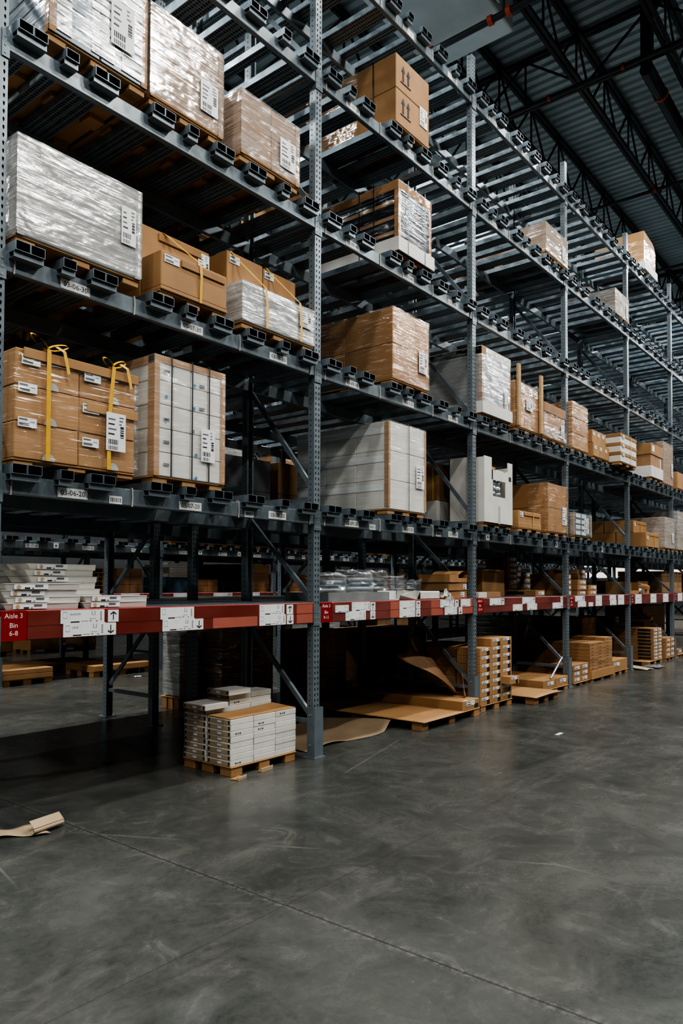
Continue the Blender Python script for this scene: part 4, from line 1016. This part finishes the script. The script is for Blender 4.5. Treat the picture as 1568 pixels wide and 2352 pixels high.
def kraft_flap(u, v):
    # flap rising to its back edge, front edge rolled under
    x = .27 + .235 * u + .02 * v; y = -.055 + .045 * u + .115 * v; z = .044 + .035 * v
    if v < .22:
        t = (.22 - v) / .22 * 1.5 * PI; c = -.02 + .045 * u
        y = c - .017 * math.sin(t); z = .036 + .015 * math.cos(t)
    return x, y, z
sheet('kraft_paper', 'folded kraft paper flap with rolled front edge atop the torn strip', 'paper', kraft_flap, KPAPER, 12, 28, .002)
# kraft sheets beside the second upright
def kr2(u, v):
    x = 3.15 + 1.54 * u; y = .17 + 1.13 * v + (.06 * math.sin(u * 6.5) + .10 * u * u) * (1 - v)
    z = .004 + .09 * max(0, math.sin(u * 7.5 + v * 2)) * (1 - v * .7) * u + .05 * (1 - u) * v
    return x, y, z
sheet('kraft_paper', 'long rumpled brown kraft sheet on the floor right of the second upright', 'paper', kr2, KSHADE, 36, 14, .003)
# long carton and board covered pallet on the floor of the second bay
pallet(4.72, 6.05, -.12, 1.75, 0, .10, 'long low cardboard pallet on the floor of the second bay', KRAFT2)
sheet('cardboard_sheet', 'wide flat cardboard sheet covering the long low floor pallet', 'cardboard sheet', lambda u, v: (4.70 + .93 * u, -.16 + 1.9 * v, .1015 + .012 * max(0, u * (.15 - v))), KRAFT2, 10, 14)
o = thing('carton', 'long low tan carton with black square lying on the floor pallet', 'carton', (5.835, .79, .101))
put('body', carton_mesh(.41, 1.8, .115, KRAFT2, .004, 'body'), o)
sub('price_label', tick_mb(.2, .055), o, (-.12, -.902, .05)); sub('price_label', MB().box(-.04, .04, -.9, -.86, .1152, .1164, PAPER), o, (-.1, 0, 0)); sub('black_panel', MB().box(.08, .18, -.9015, -.8995, .01, .06, INK), o)
# leaning sheet
def lean(u, v):
    a = Vector((5.93, .12, .24)); b = Vector((5.16, .52, .80)); c = Vector((5.98, .74, .985)); d = Vector((6.07, .30, .30))
    p = (a * (1 - u) + b * u) * (1 - v) + (d * (1 - u) + c * u) * v
    p.z += .02 + .05 * math.sin(u * 5) * (1 - v) - .04 * math.sin(v * PI); p.y += .04 * math.sin(v * 6 + u * 3); 
    return p
sheet('cardboard_sheet', 'big bent brown cardboard sheet leaning against the brace of the third upright', 'cardboard sheet', lean, KRAFTD, 20, 10)
sheet('cardboard_sheet', 'small folded brown cardboard flap standing at the foot of the leaning sheet', 'cardboard sheet',
      lambda u, v: (5.90 + .10 * u, .02 + .03 * v + .03 * u, .219 + .30 * v * (1 - u * .75)), KRAFTD, 6, 6)
# stack of cartons with black squares
pallet(6.21, 7.10, -.05, .65, 0, .085, 'cardboard pallet on the floor under the cartons with black squares', KRAFT2)
ph = .1045
p = box_proto('carton', .297, .34, ph - .002, KRAFT2, (-.10, .058, .17, .038), (.035, .004, .075, .055))
for c in range(3):
    n = (7, 8, 8)[c]
    for r in range(n):
        if (c, r) == (2, 2): continue
        jcopy(p, 6.345 + .3 * c, .13, .086 + ph * r, 'tan carton with black square, %s column of floor stack, %s' % (W3[c], nth(r, n)), 'tan cartons with black squares', q, .001, .004)
for c in range(3):
    for r in (0, 2, 4, 6):
        jcopy(p, 6.345 + .3 * c, .48, .086 + ph * r if False else .086 + ph * r, 'tan carton hidden behind the %s column of black square cartons, layer %s' % (W3[c], ORD[r]), 'tan cartons with black squares', q, .004, .006) if False else None
o = clone(p, (6.945, .065, .086 + ph * 2 + .004), 'tilted tan carton sliding out of the right column of the floor stack', rot=(-.02, .0, .02), name='carton'); o['category'] = 'carton'; o.rotation_euler = (.0, .04, .03); o.location.y = .02
kill(p)
sub_ = load('carton_block', 'brown cartons behind the stack of black square cartons', 'carton', 6.2, 7.08, .086, .80, .32, .95, 3, 6, 1, KRAFTD, None, 60)
sheet('cardboard_sheet', 'bowed cardboard sheets on top of the stack behind the third upright', 'cardboard sheet', lambda u, v: (6.22 + .85 * u, .36 + .6 * v, .803 + .02 * math.sin(u * 3)), KRAFT2, 8, 4, .008)
# third bay floor: low pallet, long cartons, mixed cartons, grey wrapped stacks
pallet(7.22, 8.02, -.32, .55, 0, .10, 'low cardboard pallet jutting into the aisle beside the carton stack', KRAFT2)
sheet('cardboard_sheet', 'bare cardboard sheet with drooping edge on the jutting floor pallet', 'cardboard sheet', lambda u, v: (7.18 + .88 * u, -.36 + .9 * v, .102 + .01 * math.sin(u * 3) - .02 * max(0, .12 - v)), KRAFT2, 8, 8)
pallet(8.1, 9.05, -.06, .9, 0, .07, 'cardboard pallet under the two long cartons left of the fourth upright', KRAFT2)
for k, x in enumerate((8.36, 8.84)):
    o = thing('carton', 'long tan floor carton left of the fourth upright, %s of the two' % ('left', 'right')[k], 'carton', (x, .42, .071))
    put('body', carton_mesh(.46, .92, .135, KRAFT2, .004, 'body'), o); sub('price_label', tick_mb(.22, .055), o, (-.08, -.462, .05))
p = box_proto('carton', .36, .5, .115, KRAFT, (-.12, .03, .22, .05), None, (-.02, .03, .16, .06))
for i, (x, y, z, wh) in enumerate(((8.60, 1.22, .131, 'lowest left'), (8.60, 1.22, .247, 'middle left'), (8.60, 1.22, .363, 'upper left'), (8.60, 1.22, .479, 'topmost left'), (8.97, 1.2, .131, 'lowest right'), (8.97, 1.2, .247, 'middle right'), (8.97, 1.2, .363, 'upper right'))):
    jcopy(p, x - .02, y, z, 'brown carton with black panel in the shaded pile behind the brace, ' + wh, 'shaded cartons', q, .002, .003)
kill(p)
pallet(8.4, 9.13, .92, 1.5, .0, .13, 'shaded pallet under the pile of brown cartons behind the brace')
pl = MB(); pl.tube([(8.42, -.03, .215), (8.86, -.03, .50)], .017, FOIL, 10); pl.tube([(8.86, -.03, .50), (8.88, -.03, .51)], .012, INK, 8)
tag(pl.build('wrapped_tube'), 'thin silver wrapped tube leaning by the foot of the fourth upright', 'tube')
for k, x in enumerate((10.85, 11.52, 12.42)):
    load('wrapped_pallet_load', 'grey film wrapped stack in the dark rear half, %s of three' % ('left', 'middle', 'right')[k], 'pallet load', x, x + .64, .13, 1.0 - .02 * k, 1.9, 2.6, 1, 6, 1, WGREY, W_SILV, 62 + k, pal='floor pallet under the %s grey wrapped stack in the rear half' % ('left', 'middle', 'right')[k], palh=.13)
# fourth bay floor
pallet(9.29, 9.975, -.06, .4, 0, .055, 'cardboard pallet under the six small cartons right of the fourth upright', KRAFT2)
p = box_proto('carton', .34, .4, .093, KRAFT, (-.10, .02, .2, .05))
for c in range(2):
    for r in range(3): jcopy(p, 9.455 + .345 * c, .16, .056 + .095 * r, 'small tan carton with label right of the fourth upright, %s column, %s' % (('left', 'right')[c], nth(r, 3)), 'six small cartons', q, .004, .01)
kill(p)
o = pallet(9.99, 11.08, -.08, 1.2, 0, .075, 'cardboard pallet with low collar under the tall stack of thin plain cartons', KRAFT2)

sub('collar', MB().bev(-.56, .56, -.012, -.004, .05, .19, KRAFT2, .003).bev(-.565, -.557, -.004, 1.2, .05, .19, KRAFT2, .003), o)
p = box_proto('flat_carton', .36, 1.2, .0565, KRAFT, None, dash=True)
for c in range(3):
    n = (10, 10, 11)[c]
    for r in range(n): jcopy(p, 10.165 + .365 * c, .54, .076 + .0575 * r, 'thin plain tan carton in the tall stack, %s column, %s' % (W3[c], nth(r, n)), 'thin plain cartons', q, .003, .002)
kill(p)
pallet(11.12, 11.95, -.06, .5, 0, .07, 'cardboard pallet under the single carton left of the fifth upright', KRAFT2)
o = thing('carton', 'single wide tan carton on its pallet left of the fifth upright', 'carton', (11.52, .2, .071)); put('body', carton_mesh(.8, .5, .2, KRAFT2, .005, 'body'), o); sub('price_label', tick_mb(.3, .06), o, (-.34, -.252, .09))
load('carton_block', 'tall dark cartons behind the single carton by the fifth upright', 'pallet load', 11.4, 12.1, .12, 1.0, .6, 1.5, 2, 8, 1, KRAFTD, None, 66, pal='shadowed floor pallet under the tall dark cartons', palh=.12)
# fifth bay floor
pallet(13.3, 14.28, -.04, .85, 0, .075, 'cardboard pallet under the cartons with black bars on the side', KRAFT2)
p = box_proto('carton', .30, .82, .0715, KRAFT, (-.08, .016, .2, .042), None, (-.36, .012, .26, .046))
for c in range(2):
    for r in range(9): jcopy(p, 13.83 + .305 * c, .39, .076 + .0725 * r, 'tan carton with side black bar, %s column, %s' % (('left', 'right')[c], nth(r, 9)), 'cartons with black bars', q, .004, .008)
for i, (x, y, z, t) in enumerate(((14.2, 1.3, .797, 'lying flat'), (14.2, 1.3, .87, 'topmost'), (14.72, .72, .83, 'tilted'))):
    o = jcopy(p, x, y, z, 'loose tan carton on the stacks past the fifth upright, ' + t, 'loose cartons', q)
    if t == 'tilted': o.rotation_euler = (0, .22, .5)
kill(p)
load('carton_block', 'brown carton stack behind the cartons with black bars', 'pallet load', 14.0, 15.0, .12, .795, .88, 1.7, 3, 7, 1, KRAFTD, None, 67, pal='floor pallet behind the cartons with black bars', palh=.12)
pallet(14.5, 15.2, -.05, .42, 0, .065, 'cardboard pallet under the short stack left of the sixth upright', KRAFT2)
p = box_proto('carton', .33, .42, .104, KRAFT, (-.08, .03, .2, .05))
for c in range(2):
    for r in range(4): jcopy(p, 14.69 + .335 * c, .17, .066 + .106 * r, 'tan carton in the short stack left of the sixth upright, %s column, %s' % (('left', 'right')[c], nth(r, 4)), 'short stack cartons', q, .004, .01)
jcopy(p, 15.75, .2, .066, 'small tan carton on the floor just past the sixth upright', None, q)
kill(p)
pallet(15.5, 16.1, -.05, .42, 0, .065, 'cardboard pallet just past the sixth upright', KRAFT2)
load('carton_block', 'tall dark printed cartons standing past the sixth upright', 'pallet load', 15.5, 17.2, .14, 1.15, .7, 1.6, 3, 4, 1, KRAFTD, None, 68, pal='dark floor pallet past the sixth upright', palh=.14)
sheet('paper_sheet', 'pale paper sheet on the floor right of the fifth upright', 'paper', lambda u, v: (12.36 + .45 * u, -.28 + .4 * v, .05 - .04 * (1 - v) + .01 * math.sin(u * 5)), KPAPER, 8, 6, .003)
sheet('plastic_film', 'crumpled silver plastic film on the floor right of the fifth upright', 'plastic film', lambda u, v: (12.84 + .45 * u, -.36 + .34 * v, .012 + .07 * abs(noise.noise(Vector((u * 5, v * 5, 2)))) * 4 * u * (1 - u) * 4 * v * (1 - v) + .01), FOIL, 24, 16, .002)
pallet(12.33, 12.75, .15, .5, 0, .045, 'low wooden block pallet beneath the pale paper sheet', KRAFT2)
tag(MB().bev(-.07, .07, -.02, .02, 0, .004, PAPER, .001).build('paper_scrap', None, (5.57, -1.33, .0)), 'small white paper scrap lying out on the aisle floor', 'paper scrap')
# dark goods in the shadow under the shelf
load('wrapped_pallet_load', 'big dark brown wrapped load in shadow behind the white flat cartons', 'pallet load', 4.25, 5.2, .12, 1.06, 2.62, 3.3, 1, 1, 1, KRAFTD, W_CLEAR, 70, pal='floor pallet under the dark wrapped load behind the white cartons', palh=.12)
load('carton_block', 'big dark carton block in shadow just right of the second upright', 'pallet load', 5.2, 5.93, .12, 1.0, 1.9, 2.5, 1, 10, 1, KRAFTD, None, 71, pal='floor pallet under the dark carton block by the second upright', palh=.12)
load('carton_block', 'wide dark carton block across the rear of the third bay floor', 'pallet load', 6.95, 8.9, .14, .86, 2.45, 3.3, 2, 5, 1, KRAFTD, None, 72, pal='floor pallet under the wide dark carton block', palh=.14)
sheet('cardboard_sheet', 'dark cardboard sheets on top of the wide dark carton block', 'cardboard sheet', lambda u, v: (6.85 + 2.1 * u, 2.4 + .95 * v, .868 + .012 * math.sin(u * 4) ** 2), KRAFT, 8, 4, .01)
o = thing('wrapped_roll_stack', 'narrow grey stack of film wrapped bundles in the gap behind the frames', 'bundle stack', (4.05, 3.2, .16))
for r in range(9): sub('bundle', MB().bev(-.14, .14, -.16, .16, .092 * r, .092 * r + .086, WGREY, .02), o)
film(o, .29, .33, .83, W_SILV, 73)
pallet(3.88, 4.22, 3.0, 3.4, 0, .159, 'small pallet under the narrow grey bundle stack')
# ------------------------------------------------------------------ goods on the red shelf
ZS = RZ1 + .001
p1 = None
def white_flat(w, d, h):
    o = bpy.data.objects.new('flat_carton', None); COL.objects.link(o); o['category'] = 'carton'; f = -d / 2
    mb = MB(); t = h * .5   # end caps splay outwards like a trapezoid tray
    mb.add([(-w / 2 + .03, f + .012, 0), (w / 2, f + .006, 0), (w / 2, d / 2, 0), (-w / 2 + .03, d / 2, 0), (-w / 2, f - .002, h), (w / 2, f - .002, h), (w / 2, d / 2, h), (-w / 2, d / 2, h)],
           [(0, 1, 5, 4), (1, 2, 6, 5), (2, 3, 7, 6), (3, 0, 4, 7), (4, 5, 6, 7), (3, 2, 1, 0)], WCARD)
    mb.box(-w / 2, w / 2, f - .0035, f + .02, h - .003, h, PAPER); mb.build('body', o)
    y = f - .0012; s = MB(); s.box(-w / 2 + .07, -w / 2 + .30, y - .001, y + .006, h * .14, h * .88, PAPER); s.build('sticker', o)
    g = MB(); g.box(-w / 2 + .14, -w / 2 + .175, y - .003, y - .001, h * .2, h * .42, INK).box(-w / 2 + .19, -w / 2 + .2, y - .003, y - .001, h * .2, h * .36, GREYINK).box(-w / 2 + .21, -w / 2 + .265, y - .003, y - .001, h * .5, h * .82, GREYINK); g.build('print', o)
    sub('round_mark', MB().disc((-w / 2 + .10, y - .003, h * .5), h * .32, (0, -1, 0), TANDOT), o)
    return o
p = white_flat(.53, .30, .042); GR = 'white flat cartons on the red shelf'
for r in range(7): jcopy(p, .665 + .006 * ((r * 7) % 5) + (.03 if r < 3 else 0), .50, ZS + .0445 * r, 'white flat carton in the rear right pile on red shelf, %s' % nth(r, 7), GR, q, .012, .02)
for r in range(7): jcopy(p, .34 + .008 * ((r * 5) % 4), .86, ZS + .0445 * r, 'white flat carton in the rear left pile on red shelf, %s' % nth(r, 7), GR, q, .008, .02)
for r, (x, y) in enumerate(((.345, .19), (.365, .20), (.335, .2), (.35, .185))): jcopy(p, x, y, ZS + .0425 * r, 'white flat carton in the low front pile on red shelf, %s' % nth(r, 4), GR, q, .0, .008)
for r in range(2): jcopy(p, .905 + .004 * r, .19, ZS + .0425 * r, 'white flat carton at the right end of the front pile, %s of two' % ('lower', 'upper')[r], GR, q, .0, .01)
kill(p)
# second bay of the red shelf
o = thing('shallow_tray', 'shallow grey tray holding bagged stacks on the red shelf', 'tray', (3.92, .42, ZS))
sub('base', MB().box(-.52, .52, -.28, .3, 0, .006, TRAY), o); sub('rim', MB().box(-.52, .52, -.285, -.277, 0, .09, TRAY).box(-.525, -.517, -.285, .3, 0, .09, TRAY).box(.517, .525, -.285, .3, 0, .09, TRAY), o)
def bag(label, x, y, z, w, d, h, seed, rings=5):
    o = thing('bagged_stack', label, 'bagged goods', (x, y, z))
    if rings:
        for r in range(rings):
            mb = MB(); mb.sm = True; n = 28; hh_ = h * .78 / rings
            mb.tube([(0, 0, hh_ * r), (0, 0, hh_ * (r + 1) - .006)], w * .43, NAVY if r % 2 else SHEET, n); mb.build('round_pack', o)
    mb = MB(); mb.sm = True
    def fn(u, v):
        a = 2 * PI * u; rr = 1. if v < .7 else max(0., math.cos((v - .7) / .3 * PI / 2)) ** .6 + .02
        p_ = Vector((math.cos(a) * w / 2 * rr, math.sin(a) * d / 2 * rr, h * min(1, v / .8)))
        k = noise.noise(p_ * 9 + Vector((seed, 0, 0))) * .03 + noise.noise(p_ * 24 + Vector((0, seed, 0))) * .014
        kk = 1 + k / (w / 2); return p_.x * kk, p_.y * kk, max(.002, p_.z + k * (1.2 if v > .5 else .2))
    mb.grid(fn, 56, 30, BAG); mb.build('clear_bag', o); return o
bag('left clear bagged round stack in the grey tray', 3.72, .44, ZS + .007, .40, .42, .27, 1)
bag('right clear bagged round stack in the grey tray', 4.19, .46, ZS + .007, .46, .44, .31, 5)
bag('clear bagged round stack behind the torn white trays', 4.68, .56, ZS, .36, .4, .33, 8)
bag('loose empty clear bag left of the brown cartons', 5.08, .56, ZS + .0, .34, .3, .27, 11, 0)
bag('loose crumpled clear bag slumped beside the brown cartons', 5.42, .52, ZS, .30, .28, .22, 14, 0)
def torn(label, x, w, rz):
    o = thing('torn_tray', label, 'tray', (x, .17, ZS), rz)
    sub('base', MB().box(-w / 2, w / 2, -.14, .14, 0, .004, WCARD), o)
    m = MB(); m.add([(-w / 2, -.14, 0), (w / 2, -.14, 0), (w / 2 + .02, -.17, .095), (w / 2 - .08, -.165, .11), (0, -.168, .085), (-w / 2 + .1, -.168, .08), (-w / 2 - .05, -.19, .055)], [(0, 1, 2, 3, 4, 5, 6)], WCARD)
    m.add([(-w / 2, .14, 0), (w / 2, .14, 0), (w / 2, .15, .1), (-w / 2, .15, .1)], [(0, 1, 2, 3)], WCARD); m.add([(w / 2, -.14, 0), (w / 2, .14, 0), (w / 2 + .02, .15, .1), (w / 2 + .02, -.17, .095)], [(0, 1, 2, 3)], WCARD); m.build('flap', o)
torn('torn white cardboard tray leaning at the red shelf edge', 4.66, .36, 0.)
o = thing('white_carton', 'small open white carton on its side beside the torn tray', 'carton', (5.14, .2, ZS))
sub('body', MB().bev(-.2, .22, -.16, .16, 0, .095, WCARD, .01), o); sub('open_end', MB().box(-.2015, -.199, -.15, .15, .012, .085, DARK), o)
# brown cartons by the third upright, topmost open
for k, (x, w, d, h, z) in enumerate(((5.83, .42, .4, .095, 0), (5.80, .44, .42, .10, .097), (5.79, .46, .44, .10, .199))):
    o = thing('carton', 'brown carton %s in the three left of third upright' % ('at the bottom', 'in the middle', 'with open flap on top')[k], 'carton', (x, .26, ZS + z), .03 * (k - 1))
    if k < 2: put('body', carton_mesh(w, d, h, KRAFT, .004, 'body'), o); sub('price_label', tick_mb(.09, .06), o, (.05 + .07 * k, -d / 2 - .0015, .02))
    else:
        sub('body', MB().box(-w / 2, w / 2, -d / 2, -d / 2 + .004, 0, h * .55, KRAFT).box(-w / 2, 0, -d / 2, -d / 2 + .004, h * .55, h, KRAFT).box(-w / 2, w / 2, d / 2 - .004, d / 2, 0, h, KRAFT).box(-w / 2, -w / 2 + .004, -d / 2, d / 2, 0, h, KRAFT).box(w / 2 - .004, w / 2, -d / 2, d / 2, 0, h, KRAFT).box(-w / 2, w / 2, -d / 2, d / 2, 0, .004, KRAFTD).box(-w / 2, 0, -d / 2, d / 2, h - .004, h, KRAFT), o)
        m = MB(); m.sm = True; m.grid(lambda u, v: (.02 + .24 * u, -d / 2 + d * v * .9, h + .045 * math.sin(u * PI * .8)), 10, 4, KRAFT); m.build('flap', o)
o = thing('paper_scraps', 'bunch of crumpled white tags dangling over the red shelf front', 'paper scrap', (5.47, .0, ZS))
for i, (x, y, z, l) in enumerate(((-.10, .03, .05, .06), (-.03, .02, .08, .09), (.04, .03, .06, .07), (.09, .04, .045, .06), (-.06, -.016, -.03, .10), (.0, -.017, -.04, .10), (.06, -.016, -.01, .07), (.02, .0, .02, .06))):
    m = MB(); rr = random.Random(i); a = rr.uniform(-.6, .6)
    m.grid(lambda u, v: (x + (u - .5) * .045 + .02 * math.sin(v * 3 + a), y + .014 * math.sin(u * 4 + v * 3), z + (v - .5) * l), 3, 6, PAPER); m.build('tag', o)
sub('string', MB().tube([(-.06, -.016, .03), (.0, -.018, .07), (.06, .0, .06)], .004, TIE, 5), o)
# third bay of the red shelf
o = thing('open_carton', 'big open brown carton standing in the dark behind the third upright', 'carton', (7.74, .66, ZS), .03)
sub('body', MB().box(-.38, .38, -.1, -.094, 0, .40, KRAFT2).box(-.38, .38, .3, .306, 0, .38, KRAFT2).box(-.38, -.374, -.1, .3, 0, .40, KRAFT2).box(.374, .38, -.1, .3, 0, .38, KRAFT2), o); sub('slot', MB().box(-.2, .2, -.1015, -.1, .36, .372, INK), o)
tag(MB().bev(6.28, 6.50, .02, .2, ZS, ZS + .07, WCARD, .004).build('white_box'), 'small white box on the red shelf right of the third upright', 'box')
tag(MB().bev(6.55, 7.15, .15, .5, ZS, ZS + .075, KRAFTD, .004).build('flat_box'), 'low flat brown box in the shade beside the small white box', 'box')
def pile(k, items, h, w, d, mat, desc, grp, blk=True, yb=.1):
    p = box_proto('carton', w, d, h - .003, mat, (-w * .2, h * .25, w * .6, h * .5), None, (-d * .25, h * .25, d * .4, h * .5) if blk else None)
    for (x, y, n, nm) in items:
        for r in range(n): jcopy(p, x, y, ZS + h * r, '%s, %s, %s' % (desc, nm, nth(r, n)), grp, q, .008, .02)
    kill(p)
pile(2, ((8.42, .50, 1, 'leftmost'), (8.42, 1.32, 4, 'rear tall pile')), .095, .34, .75, KRAFT, 'brown carton on red shelf left of fourth upright', 'brown cartons left of the fourth upright')
pile(2, ((8.84, .98, 7, 'deep right pile'),), .09, .32, .4, KRAFT, 'brown carton in the dark left of the fourth upright', 'dark cartons left of the fourth upright')
pile(3, ((9.52, .42, 4, 'left pile'), (10.02, .36, 3, 'middle pile'), (10.46, .34, 2, 'right pile')), .088, .38, .55, KRAFT, 'tan carton on the red shelf right of the fourth upright', 'tan cartons right of the fourth upright', False)
pile(3, ((9.55, 1.3, 5, 'rear left pile'), (9.97, 1.32, 4, 'rear middle pile')), .10, .36, .5, KRAFTD, 'brown carton deep on red shelf past fourth upright', 'brown cartons deep past the fourth upright')
pile(3, ((11.25, 1.0, 2, 'lower pair'), (11.78, 1.1, 5, 'pile with labels')), .095, .42, .7, KRAFTD, 'dark carton on red shelf left of fifth upright', 'dark cartons left of the fifth upright')
for k, (x, rz) in enumerate(((12.58, .05), (12.98, -.25))):
    o = thing('open_carton', 'open tan carton on the red shelf past the fifth upright, %s' % ('upright', 'turned with silver bag')[k], 'carton', (x, .32, ZS), rz)
    w, h = .17, (.24, .23)[k]
    sub('body', MB().box(-w, w, -.2, -.195, 0, h * (.9 if k == 0 else .3), KRAFT2).box(-w, w, .195, .2, 0, h, KRAFT).box(-w, -w + .005, -.2, .2, 0, h, KRAFT2).box(w - .005, w, -.2, .2, 0, h, KRAFT2).box(-w, w, -.2, .2, 0, .005, KRAFT2), o)
tag(MB().bev(-.2, .2, -.2, .2, 0, .085, KRAFT2, .004).build('carton', None, (13.65, .3, ZS)), 'flat tan carton under the tilted one past the fifth upright', 'carton')
o = thing('carton', 'tilted tan carton with black print past the fifth upright', 'carton', (13.68, .28, ZS + .125), .1); o.rotation_euler = (.1, -.12, .45)
put('body', carton_mesh(.42, .4, .07, KRAFT2, .004, 'body'), o); sub('print', MB().box(-.1, .1, -.05, .02, .0705, .0715, INK), o); sub('price_label', tick_mb(.25, .05), o, (-.1, -.202, .01))
o = MB(); o.sm = True
o.grid(lambda u, v: Vector((13.3, .14, ZS + .064)) + Vector((math.cos(2 * PI * u) * math.sin(PI * v) * .09, math.sin(2 * PI * u) * math.sin(PI * v) * .07, math.cos(PI * v) * .05)) * (1 + .3 * noise.noise(Vector((u * 6, v * 6, 1)))), 16, 10, FOIL)
tag(o.build('silver_bag'), 'small silver film bundle between open cartons on red shelf', 'bag')
load('carton_block', 'brown cartons at the far right end of the red shelf', 'carton', 14.4, 15.2, ZS, 1.72, .5, 1.4, 2, 2, 1, KRAFTD, None, 80)
for k in (5, 6, 7):
    load('carton_block', 'brown carton block on the red shelf of the %s bay' % NM[k], 'carton', k * B + .2, k * B + 1.9, ZS, 1.95, .3, 1.3, 4, 4, 1, KRAFTD, None, 81 + k)
# ------------------------------------------------------------------ goods in the row across the next aisle
YR = 6.75
def rowload(lab, x0, x1, z0, z1, mat, nx, nz, y0=.1, y1=.9, pal=None, wrap=None, cat='carton'):
    return load('carton_block', lab, cat, x0, x1, z0, z1, YR + y0, YR + y1, nx, nz, 1, mat, wrap, int(x0 * 10), pal=pal, palh=.10)
rowload('white flat boxes stacked on the distant red shelf, behind the nearest bay', 6.72, 7.28, 1.75, 2.03, WCARD, 1, 6)
rowload('dark box under the distant white flat boxes', 6.70, 7.22, ZS, 1.748, NAVY, 1, 1)
rowload('black box on the distant red shelf', 8.02, 8.62, ZS, 2.03, BLACKP, 1, 1)
rowload('thin tan cartons stacked high on the distant red shelf', 8.70, 9.44, ZS, 2.05, KRAFT2, 1, 11)
rowload('tan cartons low on the distant red shelf left of black box', 7.4, 7.95, ZS, 1.72, KRAFT, 2, 2)
rowload('tan cartons beside the thin carton stack across the aisle', 10.1, 11.6, ZS, 1.85, KRAFT, 4, 4)
rowload('dark cartons filling the distant red shelf by the fifth bay', 12.7, 14.8, ZS, 1.95, KRAFTD, 4, 4)
rowload('brown cartons filling the distant red shelf far right', 15.75, 18.1, ZS, 1.9, KRAFTD, 5, 4)
rowload('dark brown load on the distant red shelf left', 5.55, 6.1, ZS, 1.9, KRAFTD, 2, 3)
for r in range(6):
    o = thing('wooden_pallet', 'bare pallet in the stack on the distant red shelf, %s' % nth(r, 6), 'pallet', (4.95, YR + .45, ZS + .075 * r), group='bare pallets across the aisle')
    m = MB(); [m.box(-.4, .4, -.35 + .16 * i, -.35 + .16 * i + .09, .058, .072, WOOD) for i in range(5)]; m.build('deck_board', o)
    m = MB(); [m.box(x - .04, x + .04, -.35, .38, 0, .058, WOOD) for x in (-.36, 0, .36)]; m.build('runner', o)
rowload('low tan carton on a pallet across the aisle, seen under red shelf', 3.45, 4.3, .10, .26, KRAFT2, 1, 2, .0, .9, 'pallet of the low tan carton across the aisle')
rowload('flat tan cartons on a pallet across the aisle', 5.05, 6.25, .10, .2, KRAFT2, 2, 1, .0, .9, 'pallet of the flat tan cartons across the aisle')
rowload('dark flat sheets on the floor across the aisle', 4.5, 6.0, .10, .16, KRAFTD, 1, 2, 1.2, 2.2, 'pallet of the dark flat sheets')
rowload('tan carton row in the far half of the row across the aisle', 4.6, 6.1, .1, .35, KRAFT, 2, 1, 4.8, 5.6, 'far pallet of the tan carton row')
rowload('second tan carton row farther right beyond the next aisle', 6.5, 8.2, .1, .35, KRAFT, 2, 1, 4.8, 5.6, 'far pallet of the second tan carton row')
rowload('white banded cartons on the floor across the aisle', 8.6, 9.2, .1, .9, WCARD, 1, 8, .3, 1., 'pallet of the white banded cartons')
rowload('grey wrapped goods on the floor across the aisle', 10.2, 11.9, .1, 1.0, WGREY, 2, 2, .1, .9, 'pallet of the grey wrapped goods across the aisle', W_SILV, 'pallet load')
rowload('brown goods on the floor across the aisle, far right', 13.5, 15.4, .1, .9, KRAFTD, 5, 4, .1, .9, 'long pallet of the far right brown goods', None, 'pallet load')
for i, (k, l, bx, m, wr, d) in enumerate(((3, 30, .2, KRAFT, W_CLEAR, 'brown wrapped'), (2, 30, 1.2, WGREY, W_SILV, 'grey wrapped'), (3, 40, 2.1, KRAFTD, None, 'dark brown'), (4, 30, 1.2, KRAFTD, None, 'dark brown'), (5, 40, .2, WGREY, W_SILV, 'grey wrapped'), (6, 30, 1.2, KRAFT, None, 'tan'), (2, 20, .2, KRAFT, None, 'tan'), (2, 20, 1.15, KRAFTD, None, 'dark brown'), (2, 20, 2.1, KRAFT, None, 'second tan'), (3, 20, .2, KRAFT2, None, 'amber'), (4, 20, 1.15, KRAFT, None, 'tan'), (6, 20, .2, KRAFTD, None, 'dark brown'))):
    x = k * B + .306 + bx
    load('carton_block', '%s load in the row across the next aisle, %s level, %s bay' % (d, LVN[l], NM[k]), 'pallet load', x, x + .85, DT[l] + .06, DT[l] + .75, YR - .05, YR + 1., 2, 2, 1, m, wr, 90 + i, pal='pallet of the %s load across the aisle, %s level, %s bay' % (d, LVN[l], NM[k]))
tag(MB().bev(-.07, .07, -.05, .05, 0, .02, FOIL, .01).build('film_scrap', None, (5.6, 6.3, 0)), 'scrap of clear film on the floor of the next aisle', 'scrap')
